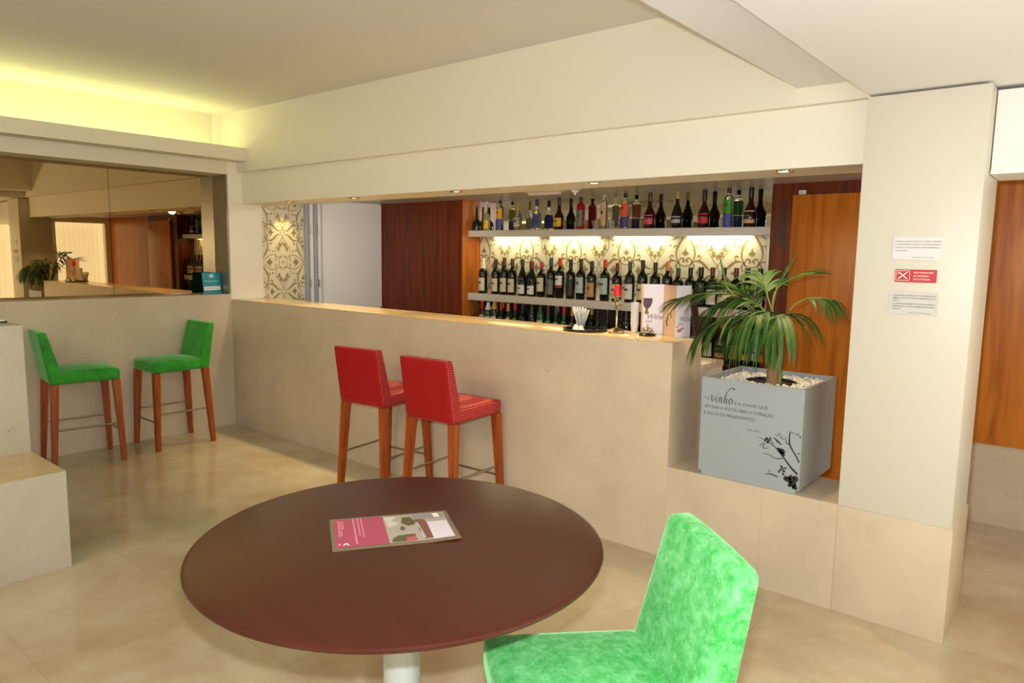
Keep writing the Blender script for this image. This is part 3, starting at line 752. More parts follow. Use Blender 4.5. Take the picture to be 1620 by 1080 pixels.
# candlestick and candle
cx, cy = 3.742, .205
t = thing('candlestick', 'gilded metal candlestick with star foot and ring collar on the bar', 'candlestick', (cx, cy, zc))
bm = B()
n = 12; ring0 = []; ring1 = []
for i in range(n):
    a = 2 * PI * i / n; r = .055 if i % 2 == 0 else .036
    ring0.append(bm.verts.new((cx + r * math.cos(a), cy + r * math.sin(a), zc + .013))); ring1.append(bm.verts.new((cx + r * .5 * math.cos(a), cy + r * .5 * math.sin(a), zc + .023)))
rb = [bm.verts.new((v.co.x, v.co.y, zc + .0142 - .0010 - .004)) for v in ring0]
top = bm.verts.new((cx, cy, zc + .032))
for i in range(n):
    j = (i + 1) % n
    bm.faces.new([ring0[i], ring0[j], ring1[j], ring1[i]]); bm.faces.new([ring1[i], ring1[j], top]); bm.faces.new([rb[i], rb[j], ring0[j], ring0[i]])
bm.faces.new(rb); link('star_foot', bm, PEWTER, t, smooth=False)
for i in range(6):
    a = 2 * PI * i / 6; bm = B(); lathe(bm, [(0, 0), (.005, .002), (.006, .006), (.004, .0105), (0, .011)], (cx + .044 * math.cos(a), cy + .044 * math.sin(a), zc + (.0005 if cx + .044 * math.cos(a) > 3.735 else .0005)), 8, cap=False); link('foot_ball', bm, PEWTER, t)
bm = B(); lathe(bm, [(.012, .024), (.006, .034), (.0055, .10), (.007, .13), (.011, .135), (.006, .142)], (cx, cy, zc), 14); link('stem', bm, PEWTER, t)
bm = B()
for k in range(20):
    pass
pts = [(cx + .022 * math.cos(2 * PI * k / 20), cy, zc + .162 + .022 * math.sin(2 * PI * k / 20)) for k in range(21)]
tube(bm, pts, .005, 8, cap=False); link('ring_collar', bm, PEWTER, t)
bm = B(); lathe(bm, [(0, -.013), (.009, -.009), (.013, 0), (.009, .009), (0, .013)], (cx, cy, zc + .162), 14, cap=False); link('glass_ball', bm, CHROME, t)
bm = B(); lathe(bm, [(0, .184), (.006, .184), (.010, .192), (.020, .198), (.021, .206), (.018, .206), (.017, .2), (0, .2)], (cx, cy, zc), 18, cap=False); link('cup', bm, PEWTER, t)
t = thing('candle', 'thick red candle in the cup of the gilded candlestick', 'candle', (cx, cy, zc + .2))
REDW = mat('red_wax', srgb(226, 24, 24), .4)
bm = B(); lathe(bm, [(0, .2005), (.0165, .2005), (.0225, .207), (.0225, .236), (.0165, .238), (.0165, .262), (.013, .264), (0, .261)], (cx, cy, zc), 20, cap=False); link('wax', bm, REDW, t)
bm = B(); tube(bm, [(cx, cy, zc + .258), (cx + .001, cy, zc + .270)], .001, 6); link('wick', bm, BLACK, t)
# service bell
bx_, by_ = 3.935, .205
t = thing('service_bell', 'chrome reception bell with black base on the bar top', 'bell', (bx_, by_, zc))
bm = B(); lathe(bm, [(0, 0), (.044, 0), (.046, .005), (.038, .013), (0, .013)], (bx_, by_, zc), 28, cap=False); link('base', bm, BLACK, t)
bm = B(); lathe(bm, [(.034, .016), (.035, .019), (.031, .032), (.021, .043), (.008, .047), (0, .0475)], (bx_, by_, zc), 28, cap=False); link('dome', bm, CHROME, t)
bm = B(); lathe(bm, [(.003, .046), (.003, .054), (.008, .055), (.008, .059), (0, .061)], (bx_, by_, zc), 14, cap=False); link('button', bm, CHROME, t)
# folded wine menu
t = thing('menu_card', 'tall zigzag folded white wine menu with glass and vine prints on the bar', 'menu', (4.0, .3, zc))
MENU = mat('menu_card_white', srgb(226, 218, 226), .35); MENU_B = mat('menu_card_beige', srgb(206, 168, 140), .4)
WINEC = mat('wine_print', srgb(70, 22, 34), .4); VINE = mat('vine_print', srgb(120, 112, 20), .5); SCR = mat('script_print', srgb(112, 84, 116), .5); ROSE = mat('rose_print', srgb(176, 120, 122), .5)
mp = [(3.838, .300), (3.868, .268), (3.968, .310), (4.085, .226), (4.120, .328)]
zt = H + .272
cols = [MENU_B, MENU, MENU_B, MENU]
ths = .0015
panels = []
for i, (a, b) in enumerate(zip(mp, mp[1:])):
    a = Vector((a[0], a[1], 0)); b = Vector((b[0], b[1], 0)); d = (b - a).normalized(); nn = Vector((d.y, -d.x, 0))
    if nn.y > 0: nn = -nn
    bm = B()
    v = [(p + nn * s * ths + Vector((0, 0, z))) for s in (0, -1) for p in (a, b) for z in (zc, zt)]
    vs = [bm.verts.new(q) for q in v]
    for q in ((0, 2, 3, 1), (4, 5, 7, 6), (0, 1, 5, 4), (2, 6, 7, 3), (0, 4, 6, 2), (1, 3, 7, 5)): bm.faces.new([vs[k] for k in q])
    pn = link('menu_panel', bm, cols[i], t, smooth=False)
    panels.append((a, b, d, nn, pn))
def on_panel(i, fn, m, name):
    a, b, d, nn, pn = panels[i]; bm = B()
    def P(u, z): return a + d * u + nn * .0006 + Vector((0, 0, zc + z))
    fn(bm, P); link(name, bm, m, pn, smooth=False)
def glassprint(bm, P):
    c = []
    for k in range(13):
        th = PI + PI * k / 12; c.append(P(.022 + .028 * math.cos(th) , .195 + .050 * math.sin(th)))
    c = [P(max(0.001, .022 + .028 * math.cos(PI + PI * k / 12)), .195 + .058 * math.sin(PI + PI * k / 12)) for k in range(13)]
    bm.faces.new([bm.verts.new(p) for p in c])
on_panel(1, glassprint, WINEC, 'glass_print')
on_panel(1, lambda bm, P: [bm.faces.new([bm.verts.new(P(.020 + r * math.cos(k * PI / 3 + o_) , .118 + z_ + r * math.sin(k * PI / 3 + o_))) for k in range(6)]) for r, o_, z_ in ((.012, 0, 0), (.009, .4, .014))], VINE, 'leaf_print')
on_panel(2, lambda bm, P: [bm.faces.new([bm.verts.new(P(u + r * math.cos(k * PI / 3), z_ + r * math.sin(k * PI / 3))) for k in range(6)]) for u, z_, r in ((.045, .075, .014), (.055, .095, .013), (.05, .058, .010), (.06, .115, .009), (.085, .12, .010), (.095, .105, .008))], VINE, 'leaf_print')
def branch(bm, P):
    for A_, B_ in (((.02, .04), (.085, .06)), ((.085, .06), (.09, .11)), ((.09, .02), (.085, .06)), ((.03, .045), (.06, .03))):
        p0 = P(*A_); p1 = P(*B_); q = Vector((0, 0, .0025)); bm.faces.new([bm.verts.new(x_) for x_ in (p0, p1, p1 + q, p0 + q)])
on_panel(2, branch, ROSE, 'branch_print')
def roundbase(bm, P):
    for (u, z_, r) in ((.03, .035, .018), (.05, .045, .012), (.015, .055, .008)):
        bm.faces.new([bm.verts.new(P(u + r * math.cos(k * PI / 5), z_ + r * .55 * math.sin(k * PI / 5))) for k in range(10)])
on_panel(3, roundbase, ROSE, 'glass_foot_print')
for i, u0 in ((1, .016), (3, .020)):
    a, b, d, nn, pn = panels[i]
    O = a + d * u0 + nn * .0004
    bm = B(); text_bm(bm, 'Wine', .040, O + Vector((0, 0, zc + .082)), d, (0, 0, 1), shear=.4); text_bm(bm, 'BAR', .020, O + Vector((0, 0, zc + .062)), d, (0, 0, 1)); link('menu_lettering', bm, SCR, pn, smooth=False)
# black slanted tablet behind the menu
t = thing('black_menu_stand', 'black leaning panel stand at the end of the bar behind the white menu', 'stand', (4.16, .30, zc))
bm = B(); vs = []
for (x, z) in ((4.172, zc), (4.136, zc + .215), (4.144, zc + .217), (4.182, zc)):
    for y in (.272, .338): vs.append(bm.verts.new((x, y, z)))
for q in ((0, 1, 3, 2), (2, 3, 5, 4), (4, 5, 7, 6), (6, 7, 1, 0), (0, 2, 4, 6), (1, 7, 5, 3)): bm.faces.new([vs[k] for k in q])
link('panel', bm, BLACK, t, smooth=False)
bx('foot', (4.14, .29, zc), (4.178, .325, zc + .006), BLACK, t)

# small teal card on the ledge, tray on the block
t = thing('teal_card', 'small turquoise card with white band leaning on the steel jamb, on the ledge', 'card', (-.125, -.10, HL + .001))
TEAL = mat('teal_card_print', srgb(20, 140, 158), .4)
bm = B(); a_ = Vector((-.125, -.182, HL + .001)); b_ = Vector((-.125, -.020, HL + .001)); lean = Vector((-.022, 0, .180))
q_ = Vector((-.002, 0, 0))
vs = [bm.verts.new(p) for p in (a_, b_, b_ + lean, a_ + lean, a_ + q_, b_ + q_, b_ + lean + q_, a_ + lean + q_)]
for q in ((0, 1, 2, 3), (5, 4, 7, 6), (1, 5, 6, 2), (4, 0, 3, 7), (3, 2, 6, 7), (4, 5, 1, 0)): bm.faces.new([vs[k] for k in q])
tc = link('card_sheet', bm, TEAL, t, smooth=False)
def cp(u, v, e=.0008): return a_ + (b_ - a_) * u + lean * v + Vector((e, 0, e * .12))
bm = B(); quad(bm, [cp(.05, .16), cp(.95, .18), cp(.95, .36), cp(.05, .34)]); link('white_band', bm, PAPER, tc, smooth=False)
bm = B(); quad(bm, [cp(.15, .245, .0012), cp(.82, .255, .0012), cp(.82, .27, .0012), cp(.15, .26, .0012)]); link('band_print', bm, INK_G, tc, smooth=False)
bm = B(); quad(bm, [cp(.12, .58), cp(.88, .58), cp(.88, .61), cp(.12, .61)]); bm.faces.new([bm.verts.new(cp(.5 + .14 * math.cos(k * PI / 4), .84 + .09 * math.sin(k * PI / 4))) for k in range(8)]); link('emblem', bm, mat('pale_teal_print', srgb(170, 220, 226), .5), tc, smooth=False)

# ================================================================== LEFT BLOCKS
t = thing('stone_step_block', 'pale stone step block in two levels at the left edge of the photo', 'stone block', (1.6, -3.2, 0))
bx('lower_step', (1.25, -5.0, 0), (2.095, -2.004, .471), STONE_BLOCK, t, bev=.002)
bx('step_top', (1.612, -5.0, .4712), (2.0955, -2.0035, .4722), STONE_TOP, t)
bx('upper_block', (1.25, -5.0, .4712), (1.610, -2.0045, 1.129), STONE_BLOCK, t, bev=.002)
t = thing('paper_stack', 'white papers in a dark tray on top of the tall stone block', 'tray', (1.38, -2.12, 1.13))
bx('dark_tray', (1.28, -2.30, 1.1298), (1.43, -2.02, 1.137), BLACK, t, bev=.002)
bx('paper', (1.29, -2.29, 1.1372), (1.42, -2.03, 1.142), PAPER, t)

# ================================================================== BAR STOOLS
def stool(loc, rz, seatm, backm, label, group):
    t = thing('bar_stool', label, 'bar stool', loc, rz, group)
    hw = .183
    bm = B(); cushion(bm, (-hw, -.185, .592), (hw, .215, .672), .018, 8, crown=.020); link('seat', bm, seatm, t, local=True, angle=60)
    def bf(p):
        f = (p.z - .592) / .36
        thick = 1.0 - .45 * max(0, f)
        y0 = -.215 + (p.y + .215) * thick
        p = Vector((p.x * (1 - .02 * f), y0 - .055 * f, p.z)); return p
    bm = B(); cushion(bm, (-hw, -.215, .592), (hw, -.125, .950), .014, 9, fn=bf); bk = link('backrest', bm, [seatm, backm], t, local=True, angle=60)
    for f in bk.data.polygons:
        if f.normal.y < -.8: f.material_index = 1
    for sx in (-1, 1):
        for sy in (-1, 1):
            x0 = sx * (hw - .024); x1 = sx * (hw + .006)
            y0 = (.190 if sy > 0 else -.188); y1 = (.212 if sy > 0 else -.222)
            bm = B(); vs = []
            for (x, y, z, s) in ((x0, y0, .5925, .0235), (x1, y1, 0.0, .0155)):
                for a, b in ((-1, -1), (1, -1), (1, 1), (-1, 1)): vs.append(bm.verts.new((x + a * s, y + b * s, z)))
            for q in ((3, 2, 1, 0), (4, 5, 6, 7), (0, 1, 5, 4), (1, 2, 6, 5), (2, 3, 7, 6), (3, 0, 4, 7)): bm.faces.new([vs[k] for k in q])
            link('leg', bm, WOOD_LEG, t, local=True, smooth=False)
    def lp(sx, sy, z):
        f = 1 - z / .5925
        return ((sx * ((hw - .024) + .030 * f)), (.190 + .022 * f) if sy > 0 else (-.188 - .034 * f), z)
    for sx in (-1, 1):
        bm = B(); tube(bm, [lp(sx, 1, .275), lp(sx, -1, .275)], .0065, 8); link('side_rail', bm, METAL, t, local=True)
    bm = B(); tube(bm, [lp(-1, 1, .215), lp(1, 1, .215)], .0065, 8); link('foot_rail', bm, METAL, t, local=True)
    return t
stool((.225, -1.290, 0), math.radians(-7), VELVET_D, VELVET_D, 'green velvet bar stool with its back towards the stone block at left', 'green bar stools')
stool((.215, -.635, 0), math.radians(180), VELVET_D, VELVET_D, 'green velvet bar stool with its back towards the bar corner', 'green bar stools')
stool((2.345, -.262, 0), math.radians(7), RED_V, RED_PLAIN, 'red bar stool at the counter, the left of the red pair', 'red bar stools')
stool((2.955, -.262, 0), math.radians(3), RED_V, RED_PLAIN, 'red bar stool at the counter, the right of the red pair', 'red bar stools')

# ================================================================== ROUND TABLE
tx, ty = 4.388, -1.930
t = thing('round_table', 'round dark brown wooden table on a steel column in the foreground', 'table', (tx, ty, 0))
R_ = .546
bm = B(); lathe(bm, [(0, .7504), (R_ - .014, .7504), (R_ - .005, .749), (R_ - .001, .746), (R_, .742), (R_ - .002, .737), (R_ - .014, .7325), (R_ - .03, .7255), (0, .7255)], (tx, ty, 0), 128, cap=False); tp = link('tabletop', bm, WOOD_TABLE, t)
bm = B(); lathe(bm, [(0, .7255), (.12, .7253), (.12, .715), (0, .715)], (tx, ty, 0), 32, cap=False); link('mounting_plate', bm, METAL, t)
bm = B(); lathe(bm, [(.051, .7155), (.051, .03)], (tx, ty, 0), 40); link('column', bm, mat('satin_steel_column', srgb(206, 216, 216), .35, .4), t)
bm = B(); lathe(bm, [(0, 0), (.22, 0), (.22, .012), (.06, .03), (0, .03)], (tx, ty, 0), 48, cap=False); link('base', bm, METAL, t)
# laminated brochure
A_ = Vector((4.136, -1.982, .7512)); U_ = Vector((4.33 - 4.136, -1.703 + 1.982, 0)); V_ = Vector((4.324 - 4.136, -2.108 + 1.982, 0))
def bp_(u, v, e=0.0): return A_ + U_ * u + V_ * v + Vector((0, 0, e + .006 * max(0, (u - .75)) * 4 * max(0, v - .2)))
t = thing('brochure', 'laminated pink and white drinks brochure lying on the round table', 'brochure', tuple(A_))
LAM = mat('laminate_film', srgb(150, 128, 104), .12, Alpha=.55)
bm = B()
g = [[[bm.verts.new(bp_(i / 8, j / 4, e)) for j in range(5)] for i in range(9)] for e in (0, .0008)]
for i in range(8):
    for j in range(4):
        bm.faces.new([g[1][i][j], g[1][i + 1][j], g[1][i + 1][j + 1], g[1][i][j + 1]]); bm.faces.new([g[0][i][j], g[0][i][j + 1], g[0][i + 1][j + 1], g[0][i + 1][j]])
for i in range(8):
    for j in (0, 4): bm.faces.new([g[0][i][j], g[0][i + 1][j], g[1][i + 1][j], g[1][i][j]])
for j in range(4):
    for i in (0, 8): bm.faces.new([g[0][i][j], g[0][i][j + 1], g[1][i][j + 1], g[1][i][j]])
lam = link('laminate', bm, LAM, t)
def patch(u0, u1, v0, v1, m, name, e=.0014, n=4, par=None):
    bm = B()
    for i in range(n):
        a = u0 + (u1 - u0) * i / n; b = u0 + (u1 - u0) * (i + 1) / n
        for j in range(n):
            c = v0 + (v1 - v0) * j / n; d = v0 + (v1 - v0) * (j + 1) / n
            quad(bm, [bp_(a, c, e), bp_(a, d, e), bp_(b, d, e), bp_(b, c, e)])
    bmesh.ops.remove_doubles(bm, verts=bm.verts[:], dist=1e-6)
    return link(name, bm, m, par or t)
def coat(n, c, r=.12): return mat(n, c, r)
pk = patch(.03, .44, .05, .93, coat('pink_print', srgb(170, 62, 92), .18), 'pink_page')
wp = patch(.44, .965, .05, .93, coat('photo_grey', srgb(166, 158, 146), .15), 'photo_page')
ol = coat('photo_olive', srgb(84, 80, 44), .15)
def poly(pts, m, name, par, e=.0018):
    bm = B(); bm.faces.new([bm.verts.new(bp_(u, v, e)) for u, v in pts]); return link(name, bm, m, par, smooth=False)
rq = random.Random(5)
def blobpts(cu, cv, ru, rv, n=15): return [(cu + ru * rq.uniform(.75, 1.15) * math.cos(2 * PI * k / n), cv + rv * rq.uniform(.75, 1.15) * math.sin(2 * PI * k / n)) for k in range(n)]
poly(blobpts(.635, .27, .060, .17), ol, 'plant_photo', wp)
poly(blobpts(.575, .50, .022, .07, 11), ol, 'plant_photo', wp, .0020)
poly([(.46, .91), (.47, .80), (.52, .72), (.60, .70), (.66, .71), (.655, .91)], ol, 'hedge_photo', wp)
poly([(.45, .07), (.56, .10), (.50, .22), (.56, .34), (.47, .45), (.455, .3)], coat('photo_silver', srgb(196, 190, 182), .12), 'curtain_photo', wp)
poly([(.69, .25), (.74, .22), (.78, .28), (.80, .55), (.80, .88), (.72, .88), (.70, .6), (.71, .42)], coat('photo_brown', srgb(122, 72, 56), .15), 'bottle_photo', wp)
poly([(.695, .36), (.715, .34), (.722, .5), (.735, .86), (.705, .86), (.712, .55)], coat('photo_glass_grey', srgb(170, 172, 182), .12), 'glass_photo', wp, .0022)
poly([(.68, .07), (.95, .07), (.95, .22), (.86, .25), (.70, .24)], coat('photo_blue_grey', srgb(140, 136, 140), .15), 'sky_photo', wp)
poly([(.86, .08), (.91, .08), (.92, .21), (.87, .22)], coat('photo_glare', srgb(236, 222, 206), .1), 'lamp_photo', wp, .0021)
patch(.79, .955, .36, .92, coat('paper_gloss_white', srgb(214, 204, 212), .12), 'text_panel', .0022, par=wp)
poly([(.58, .80), (.655, .77), (.665, .90), (.575, .91)], coat('pink_print2', srgb(190, 74, 90), .15), 'pink_flag', wp, .0021)
LP = mat('pale_pink_print', srgb(224, 140, 160), .3)
for u, v0, v1, wd_ in ((.062, .10, .62, .012), (.082, .10, .60, .010), (.100, .10, .38, .008), (.185, .06, .86, .013), (.222, .06, .62, .011), (.250, .06, .68, .011)):
    bm = B(); rt = random.Random(int(u * 1000)); v = v0
    while v < v1:
        e_ = min(v1, v + rt.uniform(.03, .09)); quad(bm, [bp_(u, v, .0018), bp_(u, e_, .0018), bp_(u + wd_, e_, .0018), bp_(u + wd_, v, .0018)]); v = e_ + .014
    link('print_line', bm, LP, pk, smooth=False)
bm = B(); bm.faces.new([bm.verts.new(bp_(.057 + .010 * math.cos(k * PI / 5), .84 + .035 * math.sin(k * PI / 5), .0018)) for k in range(10)]); link('round_mark', bm, LP, pk, smooth=False)
bm = B(); pr0 = None
for k in range(9):
    u = .085 + .045 * k / 8; v = .86 - .05 * math.sin(PI * k / 8)
    c = (bm.verts.new(bp_(u, v, .0018)), bm.verts.new(bp_(u, v + .035, .0018)))
    if pr0: bm.faces.new([pr0[0], c[0], c[1], pr0[1]])
    pr0 = c
link('arc_mark', bm, PAPER, pk, smooth=False)

# ================================================================== GREEN CHAIR
fdir = Vector((-.65, -.76, 0)).normalized(); wdir = Vector((.76, -.65, 0)).normalized()
Pj = Vector((4.855, -1.465, 0))
W_ = .412
ctr = Pj + wdir * W_ / 2 + fdir * .20
rz = math.atan2(-fdir.x, fdir.y)
t = thing('dining_chair', 'low bright green velvet chair drawn up to the round table in the foreground', 'chair', (ctr.x, ctr.y, 0), rz)
hw = W_ / 2
bm = B(); cushion(bm, (-hw, -.21, .375), (hw, .240, .476), .024, 10, crown=.016, fn=lambda p: Vector((p.x, p.y, p.z + max(0, p.y + .15) * .035))); link('seat', bm, VELVET, t, local=True, angle=60)
def cbf(p):
    f = (p.z - .375) / .45
    th = 1 - .40 * f
    y0 = -.275 + (p.y + .275) * th
    x = p.x
    return Vector((x, y0 - .075 * f, p.z + .010 * (1 - (x / hw) ** 2) * max(0, f)))
bm = B(); cushion(bm, (-hw, -.275, .375), (hw, -.165, .812), .027, 11, fn=cbf); link('backrest', bm, VELVET, t, local=True, angle=60)
for sx in (-1, 1):
    for sy in (-1, 1):
        bm = B(); vs = []
        for (x, y, z, s) in ((sx * (hw - .03), .185 if sy > 0 else -.235, .376, .021), (sx * (hw - .02), .195 if sy > 0 else -.275, 0, .014)):
            for a, b in ((-1, -1), (1, -1), (1, 1), (-1, 1)): vs.append(bm.verts.new((x + a * s, y + b * s, z)))
        for q in ((3, 2, 1, 0), (4, 5, 6, 7), (0, 1, 5, 4), (1, 2, 6, 5), (2, 3, 7, 6), (3, 0, 4, 7)): bm.faces.new([vs[k] for k in q])
        link('leg', bm, WOOD_LEG, t, local=True, smooth=False)

# ================================================================== PILLAR NOTICES
def sign(name, label, x0, x1, z0, z1, m, border=None):
    t = thing(name, label, 'sign', ((x0 + x1) / 2, 0, z0))
    bm = B(); box(bm, (x0, -.0045, z0), (x1, -.0005, z1)); p = link('plate', bm, m, t, smooth=False)
    return t, p
def lines(p, items, m, x0, x1):
    bm = B()
    for s, z, size, wd, xo in items: text_bm(bm, s, size, (x0 + xo, -.0046, z), (1, 0, 0), (0, 0, 1), width=wd)
    link('lettering', bm, m, p, smooth=False)
t, p = sign('notice_plate', 'white notice about tobacco sales, top sign on the cream pillar', 5.134, 5.303, 1.524, 1.613, mat('plate_white', srgb(216, 213, 214), .4), None)
lines(p, [('É PROIBIDA A VENDA DE PRODUTOS DE TABACO A MENORES', 1.592, .0072, .158, .006), ('COM IDADE INFERIOR A 18 ANOS E A COMPROVAR QUANDO', 1.580, .0072, .158, .006),
          ('NECESSÁRIO COM QUALQUER DOCUMENTO IDENTIFICATIVO', 1.568, .0072, .156, .006), ('COM FOTOGRAFIA.', 1.556, .0072, .045, .006), ('(DECRETO-LEI N.º 37/2007 DE 14 AGO)', 1.531, .005, .075, .068)], INK, 5.134, 5.303)
t, p = sign('no_smoking_sign', 'red no smoking sign, middle one on the cream pillar', 5.148, 5.293, 1.435, 1.485, RED_SIGN)
lines(p, [('NÃO FUMADORES', 1.470, .0095, .068, .065), ('NO SMOKING', 1.457, .0095, .052, .065), ('NON FUMEURS', 1.444, .0095, .058, .065)], PAPER, 5.148, 5.293)
bm = B()
def bar2(x0, z0, x1, z1, wd):
    d = Vector((x1 - x0, 0, z1 - z0)).normalized(); n_ = Vector((-d.z, 0, d.x)) * wd / 2
    a = Vector((x0, -.0052, z0)); b = Vector((x1, -.0052, z1)); quad(bm, [a - n_, b - n_, b + n_, a + n_])
for a in ((5.152, 1.442, 5.200, 1.442), (5.152, 1.480, 5.200, 1.480), (5.152, 1.442, 5.152, 1.480), (5.200, 1.442, 5.200, 1.480)): bar2(*a, .0015)
bar2(5.160, 1.448, 5.192, 1.475, .0035); bar2(5.160, 1.475, 5.192, 1.448, .0035); bar2(5.156, 1.466, 5.161, 1.470, .002)
link('crossed_cigarette_symbol', bm, PAPER, p, smooth=False)
t, p = sign('notice_plate', 'grey-white notice about alcohol sales, lowest sign on the cream pillar', 5.135, 5.305, 1.308, 1.397, mat('plate_grey_white', srgb(200, 197, 190), .4))
lines(p, [('•  É PROIBIDA A VENDA E O CONSUMO DE', 1.380, .0078, .155, .006), ('BEBIDAS ALCOÓLICAS A MENORES DE 16', 1.370, .0078, .148, .012), ('ANOS E', 1.360, .0078, .026, .012),
          ('•  A QUEM SE APRESENTE NOTORIAMENTE', 1.347, .0078, .155, .006), ('EMBRIAGADO OU COM APARENTE ANOMALIA', 1.337, .0078, .148, .012), ('PSÍQUICA.', 1.327, .0078, .032, .012), ('(DECRETO-LEI N.º 9/2002 DE 24 JAN)', 1.314, .005, .075, .072)], INK, 5.135, 5.305)

# ================================================================== PLANTER AND PALM
px0, px1, py0, py1, pz0, pz1 = 4.348, 4.828, .012, .482, HP + .018, .952
t = thing('potted_palm', 'palm with drooping fronds in a square grey planter beside the bar end', 'plant', (4.588, .25, HP))
bx('planter_foot', (px0 + .015, py0 + .003, HP + .0005), (px1 - .015, .345, pz0), mat('planter_foot_grey', srgb(160, 168, 172), .4), t)
bm = B(); th = .012
box(bm, (px0 + th, py0 + th, pz0), (px1 - th, py1 - th, pz0 + .01))
for lo, hi in (((px0, py0, pz0), (px1, py0 + th, pz1)), ((px0, py1 - th, pz0), (px1, py1, pz1)), ((px0, py0 + th, pz0), (px0 + th, py1 - th, pz1)), ((px1 - th, py0 + th, pz0), (px1, py1 - th, pz1))): box(bm, lo, hi)
pb = link('planter_box', bm, GREY_LAQ, t)
def zx(x, z): return (px0 + x, py0 - .0006, z)
zt_ = .862
bm = B()
text_bm(bm, '“O', .024, zx(.014, .844), (1, 0, 0), (0, 0, 1), width=.026)
text_bm(bm, 'É A CHAVE QUE', .0205, zx(.165, .838), (1, 0, 0), (0, 0, 1), width=.155)
text_bm(bm, 'SEM DAR A VOLTA, ABRE O CORAÇÃO', .0205, zx(.016, .806), (1, 0, 0), (0, 0, 1), width=.335)
text_bm(bm, 'E SOLTA OS PENSAMENTOS.”', .0205, zx(.016, .774), (1, 0, 0), (0, 0, 1), width=.255)
text_bm(bm, 'Max. Osorio', .011, zx(.235, .728), (1, 0, 0), (0, 0, 1), width=.058)
link('lettering', bm, INK_G, pb, smooth=False)
bm = B()
def stroke(P, Wd):
    rp = ribbon_pts(P, Wd, 6)
    for (a, b), (c, d) in zip(rp, rp[1:]):
        try: quad(bm, [zx(a.x, a.y), zx(b.x, b.y), zx(d.x, d.y), zx(c.x, c.y)])
        except ValueError: pass
y0 = .838
def S(pts, wd, ox): stroke([(ox + p[0], y0 + p[1]) for p in pts], wd)
S([(0, .028), (.006, .030), (.006, .015), (.008, .002), (.018, .014), (.022, .029)], [.0015, .004, .004, .003, .002, .002], .046)   # v
S([(.004, .026), (.0, .010), (.003, .001), (.009, .006)], [.003, .004, .003, .001], .074)                                     # i
S([(.007, .038), (.009, .041)], [.003, .004], .074)
S([(.004, .027), (.001, .001)], [.003, .0035], .088); S([(.001, .008), (.010, .026), (.014, .022), (.011, .006), (.015, .001), (.019, .005)], [.0015, .002, .0035, .004, .003, .001], .088)  # n
S([(.0, .001), (.008, .035), (.020, .062), (.036, .077), (.050, .072)], [.0045, .0035, .002, .003, .007], .112); S([(.003, .012), (.012, .026), (.015, .020), (.012, .004), (.016, .001), (.021, .006)], [.0015, .002, .0035, .004, .003, .001], .112)  # h
S([(.010, .027), (.001, .016), (.002, .003), (.010, .001), (.017, .012), (.015, .024), (.010, .027), (.018, .022)], [.003, .004, .003, .002, .004, .003, .002, .001], .137)  # o
link('script_word', bm, INK, pb, smooth=False)
# vine print in the lower right corner
bm = B(); rnd = random.Random(3)
def blob(x, z, r, k=7, sp=.35):
    bm.faces.new([bm.verts.new(zx(x + r * (1 + sp * rnd.uniform(-1, 1)) * math.cos(2 * PI * i / k), z + r * (1 + sp * rnd.uniform(-1, 1)) * math.sin(2 * PI * i / k))) for i in range(k)])
zb = pz0
def V2(P, Wd): stroke([(x, zb + z) for x, z in P], [w_ * 1.3 + .0004 for w_ in Wd])
V2([(.470, .075), (.440, .10), (.400, .145), (.370, .175), (.330, .20), (.290, .212)], [.007, .006, .004, .003, .002, .001])
V2([(.474, .13), (.460, .155), (.430, .20), (.425, .235), (.428, .262)], [.005, .004, .005, .004, .003])
V2([(.430, .262), (.450, .255), (.470, .262)], [.002, .001, .001])
V2([(.430, .205), (.415, .207), (.410, .222)], [.003, .003, .001])
V2([(.400, .135), (.370, .128), (.340, .140), (.310, .142)], [.003, .002, .002, .001])
V2([(.410, .235), (.405, .222), (.390, .228), (.380, .245), (.370, .235), (.360, .24)], [.002, .001, .002, .002, .001, .001])
V2([(.385, .045), (.350, .052), (.325, .045)], [.004, .004, .001]); V2([(.350, .062), (.340, .068)], [.002, .002])
V2([(.340, .215), (.350, .198), (.360, .19)], [.001, .003, .001]); V2([(.335, .17), (.315, .165), (.31, .178), (.322, .182)], [.001, .002, .002, .001])
V2([(.355, .225), (.375, .208), (.395, .195)], [.001, .007, .001])
for x, z, r in ((.455, .030, .016), (.435, .040, .014), (.465, .050, .012), (.445, .055, .012), (.420, .045, .010), (.462, .012, .011), (.440, .018, .010), (.395, .165, .013), (.385, .172, .010), (.402, .155, .010)): blob(x, zb + z, r, 11, .45)
for x, z, r in ((.395, .080, .006), (.404, .088, .006), (.398, .096, .006), (.410, .077, .006), (.388, .070, .005), (.408, .064, .006), (.416, .092, .005), (.325, .212, .007), (.335, .206, .006), (.318, .203, .006), (.330, .196, .006), (.340, .216, .005), (.312, .188, .004), (.302, .182, .003), (.296, .176, .003), (.472, .245, .004), (.462, .252, .003), (.470, .17, .004)): blob(x, zb + z, r, 8, .1)
link('vine_print', bm, INK, pb, smooth=False)
